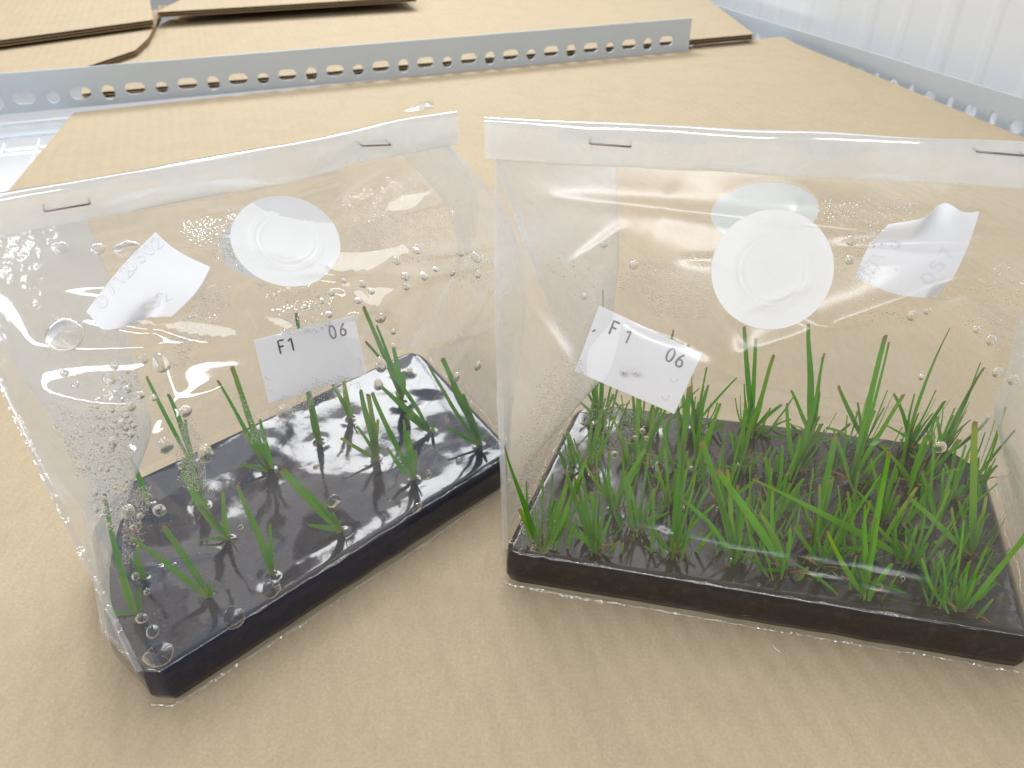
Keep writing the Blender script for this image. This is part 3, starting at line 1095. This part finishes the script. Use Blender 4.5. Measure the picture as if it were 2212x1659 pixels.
paper_label(BR_.bvh_front, [(1853, 600), (2042, 640), (2122, 455), (1908, 488)], curl_right, 0.0016,
            [('071', 0.16, 0.10, 0.0034, R(80), 'ink_faint'), ('057', 0.80, 0.14, 0.0036, R(75), 'ink_faint')],
            'curling blank-looking white label with a bent corner, rightmost in the right bag')


# ================================================================== GRASS
def leaf_geo(b, tip, width, bend, fold=0.35, cut=0.42, side=None, seg=9):
    mid = (b + tip) / 2 + bend
    V, F, uv = [], [], []
    ph, am = random.uniform(0, 6.28), (tip - b).length * random.uniform(0.0, 0.022)
    wob = Vector((random.uniform(-1, 1), random.uniform(-0.5, 0.5), random.uniform(-0.4, 0.4)))
    asym = random.uniform(0.75, 1.25)
    for i in range(seg + 1):
        t = i / seg
        p = b * (1 - t) ** 2 + mid * (2 * t * (1 - t)) + tip * t ** 2 + wob * (am * math.sin(t * 5.5 + ph) * math.sin(math.pi * t))
        d = ((mid - b) * (1 - t) + (tip - mid) * t).normalized()
        sd = d.cross(side if side is not None else Vector((0.15, -1, 0.35)))
        if sd.length < 1e-3: sd = d.cross(Vector((1, 0, 0)))
        sd.normalize()
        n = sd.cross(d).normalized()
        w = width * (0.62 + 0.38 * smooth(0, 0.35, t)) * (1 - (1 - cut) * smooth(0.35, 1.0, t)) * 0.5
        if i == seg:                                 # a slanted, slightly torn cut
            V += [p - sd * w + n * (w * fold) - d * (w * random.uniform(0, 1.6)), p - d * (w * random.uniform(0, 0.5)), p + sd * w + n * (w * fold) - d * (w * random.uniform(0, 1.2))]
        else:
            V += [p - sd * (w * asym) + n * (w * fold), p, p + sd * w + n * (w * fold)]
        uv += [(0, t), (0.5, t), (1, t)]
    for i in range(seg):
        a = i * 3
        F += [(a, a + 1, a + 4, a + 3), (a + 1, a + 2, a + 5, a + 4)]
    return V, F, uv


def add_leaf(root, b, tip, width, mat, bend=None, cut=0.42, side=None, fold=0.35):
    L = (tip - b).length
    if bend is None:
        bend = Vector((random.uniform(-1, 1), random.uniform(-0.6, 0.6), random.uniform(0, 0.8))) * L * 0.07
    V, F, uv = leaf_geo(b, tip, width, bend, fold, cut, side)
    return obj('leaf', V, F, mat, root, True, uv)


def gel_point(u, v, top_z=GH):
    return atz(u, v, top_z - 0.0004)


def seedling(base_uv, leaves, label, mat, group, name, extra=0, spread=0.006, lrange=(0.008, 0.018), roots=0, keep=None):
    b = gel_point(*base_uv)
    root = empty(name, b)
    tag(root, label, 'grass', group)
    for lf in leaves:
        u, v, w = lf[0], lf[1], lf[2]
        dy = lf[3] if len(lf) > 3 else random.uniform(-0.003, 0.005)
        bend_px = lf[4] if len(lf) > 4 else None
        cut = lf[5] if len(lf) > 5 else random.uniform(0.45, 0.8)
        o = b + Vector((random.uniform(-1, 1), random.uniform(-1, 1), 0)) * 0.0007
        w *= 0.95 if mat is MR else 1.15
        tip = aty(u, v, b.y + dy)
        if tip.z < GH + 0.001:
            tip = atz(u, v, GH + 0.0015)
        bend = None
        if bend_px:
            bend = Vector((bend_px[0], 0, bend_px[1])) * 0.001
        add_leaf(root, o, tip, w * 0.001, mat, bend, cut)
    for k in range(extra):
        th = random.uniform(0, 2 * math.pi)
        tilt = random.choice((random.uniform(0.02, 0.22), random.uniform(0.02, 0.30), random.uniform(0.05, 0.35), random.uniform(0.3, 0.7), random.uniform(0.6, 1.25)))
        L = lerp(lrange[0], lrange[1], random.random() ** 1.6) * (1.15 - 0.5 * tilt)
        d = Vector((math.cos(th) * math.sin(tilt), math.sin(th) * math.sin(tilt), math.cos(tilt)))
        o = b + Vector((math.cos(th), math.sin(th), 0)) * random.uniform(0, 0.0085 if mat is MR else 0.0014)
        Q = RQ if mat is MR else LQ
        for ei in range(4):
            e0, e1 = Vector((*Q[ei], 0)), Vector((*Q[(ei + 1) % 4], 0))
            en = Vector((-(e1 - e0).y, (e1 - e0).x, 0)).normalized()      # from this rim into the slab
            if (o - e0).dot(en) < 0.0045: o = o + en * (0.0045 - (o - e0).dot(en))
            if (o + d * L - e0).dot(en) < 0.0045: d = (d - en * (2 * d.dot(en))).normalized()
        add_leaf(root, o, o + d * L, random.uniform(0.0006, 0.0016), mat, Vector((-d.x, -d.y, 0.6)) * L * random.uniform(-0.2, 0.2), random.uniform(0.45, 0.85),
                 Vector((random.uniform(-0.8, 0.8), -1, random.uniform(0, 0.6))))
    if extra > 3 or keep == 'dead':
        for k in range(random.choice((2, 3, 4))):
            th = random.uniform(0, 2 * math.pi)
            L = random.uniform(0.005, 0.011)
            d = Vector((math.cos(th) * 0.85, math.sin(th) * 0.85, 0.45))
            add_leaf(root, b, b + d * L, random.uniform(0.0005, 0.0010), M['leaf_dead'], Vector((0, 0, 1)) * L * 0.25, 0.3)
    return root


ML, MR = M['leaf_left'], M['leaf_right']
GL = 'seedlings in the left gel slab'
LEFT = [
    ((742, 1146), [(607, 1012, 3.0, 0.002, (-0.6, 1.0), 0.8), (665, 1133, 1.6, -0.002), (655, 1052, 1.6)], 'seedling with one broad blade lying to the left, near the left gel front edge'),
    ((589, 1243), [(512, 1046, 2.1, 0.0, (0.5, 0.5)), (583, 1130, 1.5)], 'upright two-leaf seedling in the middle of the front edge of the left gel'),
    ((450, 1290), [(272, 1152, 2.2, 0.004, (0.2, 2.2), 0.35), (351, 1132, 2.0, 0.0)], 'pale V-shaped seedling near the front corner, two long leaves leaning left'),
    ((296, 1332), [(226, 1064, 1.9, 0.004, (-2.6, -1.2), 0.5), (240, 1320, 1.4), (258, 1246, 1.6)], 'long bowed seedling at the front left corner of the left gel, behind the gusset'),
    ((316, 1258), [(300, 1172, 1.5, 0.0, (-1.4, 0.0)), (275, 1200, 1.2)], 'small hooked seedling beside the left gusset'),
    ((497, 1166), [(392, 1008, 2.3, 0.002), (481, 1058, 1.7, 0.0, (-1.0, 0.3)), (432, 1166, 1.4, -0.001, (0, 1.4)), (430, 1090, 1.5)], 'four-leaf seedling left of the centre of the left gel, one leaf curling down'),
    ((585, 1016), [(500, 788, 2.1, 0.002, (-0.4, 0.2)), (470, 820, 1.5, 0.003), (523, 928, 1.9), (561, 905, 1.8), (517, 1004, 1.3, -0.001, (0, 1.6))], 'tall branching seedling between the curled label and the flat label'),
    ((322, 1088), [(282, 985, 2.1, 0.0)], 'single-leaf seedling close behind the left gusset'),
    ((440, 1092), [(392, 1002, 2.0), (410, 960, 1.8)], 'blurred seedling behind the strip of mist on the left bag'),
    ((415, 1000), [(316, 812, 1.3, 0.004), (363, 850, 2.3, 0.002), (401, 905, 1.2), (392, 990, 1.6)], 'seedling with a forked tall leaf at the back left of the left gel'),
    ((690, 957), [(664, 820, 2.0), (640, 674, 1.8, 0.004), (672, 900, 1.6)], 'seedling whose longest leaf passes behind the flat label and shows above it'),
    ((757, 905), [(716, 826, 1.7), (742, 815, 2.0)], 'short seedling at the back, its leaves ending behind the flat label'),
    ((812, 992), [(778, 840, 2.2, 0.0), (735, 945, 1.5, -0.001), (795, 850, 1.8), (817, 905, 1.6), (770, 920, 1.4)], 'bushy upright seedling right of and below the flat label'),
    ((895, 1036), [(803, 846, 1.5, 0.003), (872, 905, 1.7), (836, 965, 1.6), (880, 930, 1.5)], 'thin seedling near the front edge right of the centre'),
    ((932, 936), [(788, 736, 1.6, 0.004), (818, 830, 2.4, 0.002), (872, 895, 1.8), (903, 880, 1.0)], 'broad-leaved seedling leaning far to the left behind the bottom drops'),
    ((868, 872), [(784, 660, 1.7, 0.003, (0.8, 0)), (813, 702, 1.5), (849, 748, 2.2, 0.002), (872, 800, 1.5)], 'tallest seedling at the very back of the left gel'),
    ((1036, 962), [(955, 772, 2.3, 0.002, (0.3, 0)), (925, 788, 1.2, 0.003), (975, 830, 1.7), (962, 922, 1.5), (1046, 928, 1.3), (1000, 850, 1.3)], 'bushy seedling at the right corner of the left gel, next to the other bag'),
]
for b, lv, lab in LEFT:
    seedling(b, lv, lab, ML, GL, 'grass_seedling', 2, lrange=(0.005, 0.012))

GR = 'grass clumps in the right gel slab'
RIGHT = [
    # front row
    ((1176, 1194), [(1090, 964, 1.9, 0.0, (-1.8, 0.4), 0.3), (1122, 1098, 1.6), (1268, 985, 1.8, 0.004), (1226, 1040, 2.0), (1200, 1075, 1.8)], 3, 'clump at the front left corner with one long leaf arching left against the film'),
    ((1286, 1190), [(1222, 1015, 2.0, 0.002), (1240, 1030, 1.7), (1276, 1060, 1.8), (1207, 1125, 1.9), (1320, 1112, 1.4), (1300, 1090, 1.3)], 5, 'fan-shaped clump second in the front row from the left'),
    ((1452, 1198), [(1490, 832, 2.3, 0.006), (1474, 950, 1.9, 0.003), (1396, 1118, 1.5, 0.0, (-1.2, 1.2)), (1545, 1088, 1.4), (1520, 1150, 1.3)], 4, 'clump third in the front row, two tall blades rising to the tilted label'),
    ((1588, 1212), [(1514, 952, 2.4, 0.002), (1537, 1028, 2.0), (1472, 1078, 1.6), (1570, 1012, 2.0), (1600, 1080, 1.7)], 4, 'thick clump fourth in the front row with yellow-edged blades'),
    ((1698, 1236), [(1548, 1014, 2.8, 0.003, (0.5, 0.4), 0.7), (1640, 1106, 2.3), (1632, 1232, 1.5, -0.001), (1706, 1140, 1.6)], 3, 'clump fifth in the front row with a wide blade slanting up to the left'),
    ((1770, 1226), [(1714, 1138, 1.4), (1765, 1160, 1.5)], 5, 'low dark tuft between the fifth and the tall blade of the front row'),
    ((1868, 1286), [(1920, 972, 2.4, 0.004, (0.2, 0), 0.6), (1786, 1146, 1.9), (1868, 1090, 2.0), (1840, 1215, 1.5)], 4, 'clump near the front edge with one straight tall blade, right of the centre'),
    ((2010, 1284), [(2040, 1186, 1.7), (1974, 1240, 1.3), (2072, 1234, 1.4), (2014, 1205, 1.6)], 4, 'small clump in the front row, second from the right end'),
    ((2074, 1322), [(2232, 1140, 3.0, 0.0, (-0.3, 0.8), 0.7), (2092, 1212, 1.7), (2110, 1226, 1.8), (2075, 1240, 1.5)], 2, 'front row clump at the right end with a broad blade reaching out of the picture'),
    # second row
    ((1326, 1102), [(1394, 968, 2.0, 0.0, (-0.8, 1.6), 0.7), (1262, 1000, 1.5), (1300, 1010, 1.6), (1378, 1010, 1.4)], 6, 'clump with a blade bent flat to the right, behind the front row on the left'),
    ((1448, 1092), [(1418, 1000, 1.6), (1500, 985, 1.7)], 6, 'clump in the second row behind the pair of tall blades'),
    ((1560, 1098), [(1590, 1000, 1.7), (1640, 1030, 1.5)], 6, 'clump with withered tips in the second row, near the centre'),
    ((1760, 1158), [(1803, 942, 2.8, 0.004, (0.3, 0), 0.75), (1800, 1030, 1.6), (1725, 1080, 1.5)], 4, 'clump with the widest upright blade, in the middle of the right gel'),
    ((1664, 1100), [(1690, 960, 1.8), (1650, 985, 1.7)], 6, 'clump second row, just left of the widest upright blade'),
    ((1968, 1214), [(1625, 1034, 2.4, 0.0, (0.6, 1.2), 0.3), (1890, 1130, 1.5), (1998, 1110, 1.5), (1925, 1150, 1.7)], 4, 'clump sending one long blade sideways across the others to the left'),
    ((2098, 1200), [(1960, 1072, 1.8, 0.0), (2104, 906, 2.6, 0.003, (0, 0), 0.8), (2130, 1068, 1.6), (2070, 1080, 1.5), (2120, 1110, 1.4)], 5, 'clump second row at the right end with a broad upright blade'),
    ((1905, 1126), [(1880, 990, 1.7), (1935, 1000, 1.5), (1850, 1060, 1.4)], 6, 'clump in the crowded middle, just left of the sideways blade root'),
    ((2020, 1140), [(2060, 1010, 1.6), (1990, 1020, 1.7)], 6, 'clump in the second row between the sideways blade and the right end clump'),
    ((1850, 1196), [(1830, 1060, 1.8), (1880, 1080, 1.4)], 5, 'clump behind the straight tall blade of the front row'),
    ((1668, 1166), [(1700, 1020, 1.8), (1640, 1060, 1.5)], 5, 'clump behind the wide slanting blade of the front row'),
    ((1376, 1150), [(1352, 1030, 1.6), (1420, 1050, 1.5)], 5, 'clump between the second and third clumps of the front row, set back'),
    # third row
    ((1262, 1010), [(1225, 925, 1.5), (1300, 940, 1.4)], 6, 'misted clump third row at the left end, behind the gusset'),
    ((1385, 1000), [(1412, 880, 1.8), (1350, 945, 1.5), (1440, 880, 1.5)], 6, 'clump third row just below the lower edge of the tilted label'),
    ((1502, 1010), [(1556, 870, 2.2, 0.003), (1530, 830, 1.8), (1483, 880, 1.6)], 6, 'dense clump third row at the lower right corner of the tilted label'),
    ((1606, 1005), [(1672, 764, 2.0, 0.0, (-1.8, 1.0), 0.7), (1610, 880, 1.6), (1575, 930, 1.7)], 5, 'clump third row with an arching leaf that points right'),
    ((1716, 1022), [(1780, 762, 1.8, 0.006), (1700, 870, 1.7), (1745, 905, 1.6)], 6, 'clump third row behind the widest upright blade'),
    ((1836, 1040), [(1912, 722, 2.6, 0.006, (-0.4, 0), 0.7), (1952, 850, 2.2, 0.003, (0, 0.5), 0.7), (1920, 738, 1.6, 0.006), (1800, 930, 1.7)], 6, 'tall clump third row with paired blades leaning right'),
    ((1975, 1045), [(2006, 1010, 1.4), (1900, 960, 1.6), (1990, 960, 1.4)], 7, 'feathery clump third row, right of the centre'),
    ((2060, 1080), [(2192, 928, 2.1, 0.0, (0, 0.3)), (2085, 960, 1.8), (2040, 1000, 1.6)], 5, 'clump third row at the right end, one blade leaning over the slab edge'),
    # back row
    ((1296, 912), [(1302, 625, 1.6, 0.004), (1270, 850, 1.7), (1245, 860, 1.5), (1325, 850, 1.5)], 7, 'back row clump at the left end, half hidden by mist'),
    ((1396, 922), [(1455, 712, 1.7, 0.003), (1488, 742, 2.0, 0.003), (1380, 860, 1.7)], 7, 'back row clump behind the tilted label, two tips showing over it'),
    ((1502, 925), [(1520, 832, 1.6), (1592, 815, 1.2, 0.0, (-1.0, 0.6)), (1490, 850, 1.8)], 7, 'back row clump just right of the tilted label'),
    ((1626, 930), [(1607, 704, 2.2, 0.003), (1632, 730, 2.0, 0.003), (1690, 872, 2.0, 0.003), (1648, 850, 1.8)], 6, 'back row clump under the round patch with two crossing tall blades'),
    ((1752, 946), [(1745, 700, 3.0, 0.004, (-0.4, 0), 0.5), (1776, 770, 1.4), (1708, 842, 1.5), (1770, 850, 1.4)], 6, 'back row clump with one broad straight blade taller than the rest'),
    ((1864, 955), [(1810, 832, 2.0, 0.002), (1852, 868, 1.6), (1884, 850, 1.6)], 7, 'back row clump of short cut blades, between the tall pair and the broad blade'),
    ((1958, 958), [(2052, 708, 1.5, 0.005, (-3.2, 0.5), 0.35), (1975, 850, 1.5), (1930, 850, 1.6)], 7, 'back row clump with a thin blade curving up to the right'),
    ((2036, 972), [(2118, 782, 2.0, 0.004, (0.4, 0), 0.3), (2126, 792, 1.7, 0.002), (2062, 880, 1.5), (2020, 890, 1.6), (2098, 905, 1.4, 0.0)], 6, 'back row clump at the right corner with two long blades leaning right'),
    ((2120, 1040), [(2172, 878, 1.0, 0.002), (2150, 990, 1.2)], 2, 'single thin sprout at the right rim of the slab'),
]
for b, lv, ex, lab in RIGHT:
    seedling(b, lv, lab, MR, GR, 'grass_clump', ex + 11, lrange=(0.006, 0.033))

# the gel is pulled up a little at every stem and dips round it
for o in [x for x in SC.objects if x.name.startswith('gel_slab')]:
    feet = [gel_point(*r[0]) for r in LEFT + RIGHT]
    for v in o.data.vertices:
        w = o.location + v.co
        if v.co.z < GH - 0.004: continue
        dz = 0.0
        for f in feet:
            d2 = (w.x - f.x) ** 2 + (w.y - f.y) ** 2
            if d2 < 0.00016:
                dz += 0.0009 * math.exp(-d2 / 0.0000032) - 0.0006 * math.exp(-d2 / 0.000022)
        v.co.z += dz

# ================================================================== WATER ON THE FILM


def dome_geo(c, n, r, hgt, V, F, seg=8, rings=2, stretch=1.0, down=None):
    x = n.cross(UP)
    if x.length < 1e-3: x = Vector((1, 0, 0))
    x.normalize()
    y = x.cross(n).normalized()
    b = len(V)
    for j in range(rings):
        ph = (math.pi / 2) * j / rings
        for k in range(seg):
            th = 2 * math.pi * k / seg
            st = stretch if math.sin(th) > 0 else 1.0     # tail upwards, belly below
            wx = 1.0 if math.sin(th) < 0 else (1.0 - 0.25 * (stretch - 1) * math.sin(th))
            V.append(c + x * (math.cos(th) * r * math.cos(ph) * wx) + y * (math.sin(th) * r * math.cos(ph) * st) + n * (hgt * math.sin(ph)))
    V.append(c + n * hgt)
    top = len(V) - 1
    for j in range(rings - 1):
        for k in range(seg):
            k2 = (k + 1) % seg
            F.append((b + j * seg + k, b + j * seg + k2, b + (j + 1) * seg + k2, b + (j + 1) * seg + k))
    o = b + (rings - 1) * seg
    for k in range(seg): F.append((o + k, o + (k + 1) % seg, top))
    F.append(tuple(b + k for k in range(seg - 1, -1, -1)))


def big_drops(bvh, spots, label, group, special=None, zones=()):
    for i, (u, v, rpx, st) in enumerate(spots):
        loc, n = hit(bvh, u, v)
        if loc is None: continue
        dist = (loc - EYE).length
        r = rpx * 1.15 * dist / FPX
        V, F = [], []
        dome_geo(Vector((0, 0, 0)), n, r, r * (0.55 if rpx < 9 else 0.45 if rpx < 16 else 0.16), V, F, 24, 7, st)
        x = n.cross(UP).normalized()
        y = x.cross(n).normalized()
        for q in V:                                  # no two drops quite round
            th = math.atan2(q.dot(y), q.dot(x))
            w = 1 + (0.10 if rpx < 12 else 0.16) * noise.noise(Vector((math.cos(th) * 1.1, math.sin(th) * 1.1, u * 0.37 + v)))
            dn = q.dot(n)
            qq = (q - n * dn) * w + n * dn
            q.xyz = qq
        o = obj('water_drop', V, F, M['water'])
        o.location = loc + n * 0.00012
        lab = (special or {}).get(i)
        grp = group
        if lab is None:
            lab = label
            for (u0, u1, v0, v1, big, words) in zones:
                if u0 <= u < u1 and v0 <= v < v1 and (big is None or big == (rpx >= 9)):
                    lab = words
                    grp = group + ', ' + words
                    break
        tag(o, lab, 'water drop', grp)


def mist(bvh, regions, label, seed):
    """Fine condensation: clouds of tiny domes inside picture regions, laid on the film. region: (polygon, count, rmin, rmax, density falloff)."""
    rnd = random.Random(seed)
    V, F = [], []
    for (poly, count, rmin, rmax) in regions:
        us = [p[0] for p in poly]; vs = [p[1] for p in poly]
        count = int(count * 1.9)
        rmin, rmax = rmin * 0.9, rmax * 0.85
        placed = {}
        tries = 0
        done = 0
        while done < count and tries < count * 7:
            tries += 1
            u, v = rnd.uniform(min(us), max(us)), rnd.uniform(min(vs), max(vs))
            ins = False
            u0_, v0_ = u, v
            u = u + 26 * noise.noise(Vector((u0_ * 0.03, v0_ * 0.03, seed + 2))) + rnd.gauss(0, 7)
            v = v + 26 * noise.noise(Vector((u0_ * 0.03, v0_ * 0.03, seed + 5))) + rnd.gauss(0, 7)
            j = len(poly) - 1
            for i in range(len(poly)):
                if (poly[i][1] > v) != (poly[j][1] > v) and u < (poly[j][0] - poly[i][0]) * (v - poly[i][1]) / (poly[j][1] - poly[i][1] + 1e-9) + poly[i][0]: ins = not ins
                j = i
            u, v = u0_, v0_
            if not ins: continue
            if noise.noise(Vector((u * 0.018, v * 0.018, seed))) < rnd.uniform(-0.8, 0.05): continue
            rpx = rmin + (rmax - rmin) * rnd.random() ** 3
            key = (int(u / 6), int(v / 6))
            bad = False
            for a in (-1, 0, 1):
                for b_ in (-1, 0, 1):
                    for (pu, pv, pr) in placed.get((key[0] + a, key[1] + b_), ()):
                        if (pu - u) ** 2 + (pv - v) ** 2 < (pr + rpx) ** 2 * 1.05: bad = True
            if bad: continue
            loc, n = hit(bvh, u, v)
            if loc is None: continue
            placed.setdefault(key, []).append((u, v, rpx))
            r = rpx * (loc - EYE).length / FPX
            dome_geo(loc - n * 0.0001, -n, r, r * 0.42, V, F, 8 if rpx < 3 else 14, 3 if rpx < 3 else 5)
            done += 1
    o = obj('condensation', V, F, M['water'])
    tag(o, label, 'condensation', kind='stuff')
    print('mist', len(F))
    return o


GLD = 'water drops on the left bag'
L_BIG = [(140, 727, 30, 1.15), (349, 786, 15, 1.35), (446, 983, 14, 1.45), (356, 963, 14, 1.05), (614, 888, 14, 1.0), (720, 1084, 14, 1.25), (587, 1272, 17, 1.15), (505, 1336, 19, 1.2), (823, 791, 12, 1.6),
         (817, 832, 10, 1.3), (923, 1026, 10, 1.2), (991, 996, 8, 1.2), (237, 818, 11, 1), (238, 957, 11, 1), (281, 878, 9, 1), (273, 842, 8, 1), (302, 853, 8, 1), (309, 775, 9, 1), (262, 913, 8, 1),
         (247, 790, 7, 1), (345, 1102, 11, 1.0), (277, 1104, 12, 1.0), (303, 1114, 6, 1), (822, 687, 11, 1), (850, 748, 6, 1), (849, 716, 6, 1), (884, 801, 7, 1), (1032, 790, 10, 1.05), (985, 815, 10, 1),
         (901, 542, 9, 1), (915, 597, 9, 1), (940, 582, 7, 1), (1029, 556, 12, 1), (1031, 592, 8, 1), (997, 549, 6, 1), (857, 563, 9, 1), (875, 597, 9, 1), (877, 619, 8, 1), (978, 589, 8, 1), (802, 630, 7, 1),
         (782, 614, 8, 1), (716, 632, 7, 1), (742, 607, 6, 1), (773, 650, 7, 1), (695, 650, 6, 1), (710, 680, 8, 1), (658, 663, 5, 1), (684, 637, 5, 1), (400, 887, 12, 0.8), (683, 1007, 7, 1), (139, 806, 7, 1),
         (163, 832, 6, 1), (210, 537, 12, 0.8), (276, 537, 22, 0.7), (127, 534, 14, 0.6), (331, 860, 6, 1), (288, 1138, 6, 1), (293, 1245, 7, 1), (318, 1278, 6, 1), (215, 1350, 14, 1.3), (330, 1365, 11, 1.2), (306, 1335, 10, 0.9),
         (341, 1412, 24, 0.7), (520, 1138, 6, 1), (456, 1058, 5, 1), (840, 1078, 5, 1), (900, 1095, 12, 0.7)]
big_drops(BL_.bvh_front, L_BIG, 'clear round water drop on the front film of the left bag', GLD,
          {0: 'largest drop of the left bag, a wide oval one under the curling label', 2: 'tear-shaped water drop in the misty strip over the left seedlings', 4: 'round water drop touching the lower left corner of the flat label',
           7: 'large water drop above the front edge of the left gel', 8: 'long tear-shaped drop right of the flat label', 62: 'flat wide drop smeared on the dark front face of the left gel'},
          [(0, 480, 480, 560, None, 'flattened drop on the slope above the curling label of the left bag'),
           (120, 335, 740, 870, True, 'larger drop at the top of the misty gusset of the left bag'),
           (120, 335, 740, 870, False, 'small drop at the top of the misty gusset of the left bag'),
           (120, 335, 870, 1060, None, 'drop in the dense mist on the gusset of the left bag'),
           (330, 480, 840, 1060, None, 'drop between the gusset mist and the tall seedlings of the left bag'),
           (650, 790, 590, 700, None, 'drop in the row between the round patch and the flat label of the left bag'),
           (775, 1010, 530, 640, True, 'larger drop to the right of the round patch of the left bag'),
           (775, 1010, 530, 640, False, 'small drop to the right of the round patch of the left bag'),
           (1010, 1100, 530, 620, None, 'ring-shaped drop near the right seam of the left bag'),
           (800, 870, 670, 770, None, 'drop above the tallest seedling, right of the flat label'),
           (870, 960, 770, 860, None, 'drop over the back corner of the left gel'),
           (960, 1060, 770, 860, None, 'drop on the clear film right of the tallest seedlings'),
           (190, 420, 1080, 1290, None, 'drop over the front left seedlings of the left bag'),
           (190, 420, 1290, 1420, None, 'drop by the front corner of the left gel'),
           (440, 560, 1040, 1400, None, 'drop over the open middle of the left gel'),
           (640, 760, 990, 1110, None, 'drop over the dark gel below the flat label'),
           (820, 1050, 980, 1110, None, 'drop over the right half of the left gel, low by its front edge')])
# further drops of the smaller countable kind
R_BIG = [(2030, 966, 11, 1), (1347, 806, 6, 1), (1372, 806, 6, 1), (1388, 930, 6, 1), (1372, 945, 5, 1), (1396, 946, 5, 1), (1328, 982, 8, 1.1), (1126, 1192, 7, 1.2), (1104, 1167, 6, 1), (1132, 1148, 5, 1), (1152, 1184, 6, 1),
         (1838, 520, 9, 1), (1835, 562, 8, 1), (1970, 682, 9, 1), (2002, 672, 6, 1), (2140, 735, 9, 1), (2155, 805, 9, 1), (2188, 820, 9, 1), (2110, 712, 6, 1), (1305, 527, 7, 1), (1368, 573, 8, 1), (1262, 640, 6, 1),
         (1128, 1130, 5, 1), (1268, 1232, 6, 1), (1436, 1254, 6, 0.7), (1990, 815, 5, 1), (1288, 1218, 6, 1), (1640, 1262, 4, 1), (1900, 1266, 5, 1), (1950, 1250, 4, 1)]
big_drops(BR_.bvh_front, R_BIG, 'small water drop on the front film of the right bag', 'water drops on the right bag', {0: 'ring-like drop alone over the back right corner of the right gel'},
          [(1080, 1200, 1100, 1220, None, 'drop at the front left corner of the right gel'),
           (1200, 1440, 1200, 1270, None, 'drop low on the front edge of the right gel, left half'),
           (1600, 2000, 1230, 1270, None, 'drop low on the front edge of the right gel, right half'),
           (1320, 1400, 780, 990, None, 'drop beside the left edge of the tilted label'),
           (1820, 1850, 500, 580, None, 'drop between the round patch and the curling label of the right bag'),
           (1940, 2020, 660, 700, None, 'drop just under the curling label of the right bag'),
           (2090, 2212, 700, 840, None, 'drop on the milky right gusset of the right bag'),
           (1240, 1400, 500, 660, None, 'drop on the clear upper left film of the right bag')])

mist(BL_.bvh_front, [
    ([(118, 905), (205, 870), (300, 800), (292, 930), (268, 1040), (235, 1150), (190, 1050)], 700, 1.5, 9.0),
    ([(470, 500), (510, 450), (530, 520), (600, 600), (690, 640), (720, 700), (640, 720), (610, 680), (560, 600), (500, 560)], 520, 1.4, 3.4),
    ([(390, 500), (500, 470), (520, 560), (470, 560)], 130, 1.6, 5.0),
    ([(740, 440), (900, 370), (990, 420), (960, 500), (950, 560), (850, 570), (760, 540)], 900, 1.1, 2.6),
    ([(960, 520), (1050, 560), (1130, 590), (1150, 640), (1060, 640), (1000, 600)], 330, 1.2, 3.0),
    ([(440, 610), (500, 620), (470, 690), (380, 800), (370, 740)], 420, 1.3, 3.6),
    ([(380, 930), (420, 900), (445, 1060), (400, 1050)], 330, 1.3, 2.2),
    ([(265, 1060), (330, 1050), (300, 1150), (265, 1230)], 300, 1.3, 3.4),
    ([(580, 880), (700, 830), (770, 810), (780, 830), (690, 860), (590, 920)], 360, 1.2, 2.0),
    ([(500, 840), (520, 850), (580, 950), (560, 960)], 120, 1.1, 1.8),
    ([(320, 1130), (800, 900), (1000, 950), (900, 1060), (420, 1330), (300, 1340)], 260, 0.8, 2.0),
], 'fine mist of condensation beads on the film of the left bag', 11)
mist(BR_.bvh_front, [
    ([(1330, 590), (1530, 540), (1545, 640), (1530, 690), (1420, 660)], 700, 0.9, 2.4),
    ([(1180, 800), (1260, 760), (1250, 850), (1180, 1000), (1100, 1100), (1120, 1000)], 560, 1.0, 2.4),
    ([(1210, 850), (1330, 870), (1400, 910), (1340, 980), (1220, 1000)], 560, 1.0, 1.8),
    ([(1140, 990), (1190, 1050), (1200, 1190), (1150, 1210), (1120, 1120)], 240, 1.2, 3.4),
    ([(1760, 440), (2000, 430), (1880, 620), (2000, 700), (1830, 690), (1800, 560)], 420, 1.0, 2.6),
    ([(1120, 360), (1330, 400), (1400, 600), (1200, 640)], 160, 0.9, 3.0),
    ([(2040, 640), (2200, 560), (2212, 850), (2120, 750)], 150, 1.0, 2.6),
], 'fine mist of condensation beads on the film of the right bag', 23)

# ================================================================== SMALL THINGS ON THE CARDBOARD
pts = [(872, 241), (888, 228), (910, 220), (936, 217), (938, 232), (915, 236), (890, 240)]
V = [atz(u, v, 0.0006 + 0.0012 * (i % 2)) for i, (u, v) in enumerate(pts)]
c = sum(V, Vector()) / len(V)
V = [c + UP * 0.002] + V
F = [(0, i, i % len(pts) + 1) for i in range(1, len(pts) + 1)]
tag(obj('plastic_scrap', V, F, M['scrap_film'], None, True), 'tiny clear plastic scrap on the cardboard behind the left bag', 'scrap')
path = [atz(1668, 1390, 0.0005), atz(1676, 1402, 0.0012), atz(1688, 1410, 0.0004)]
V, F = tube_geo(path, 0.00012, 5)
tag(obj('fibre', V, F, M['fibre']), 'short pale fibre on the cardboard in front of the right bag', 'fibre')
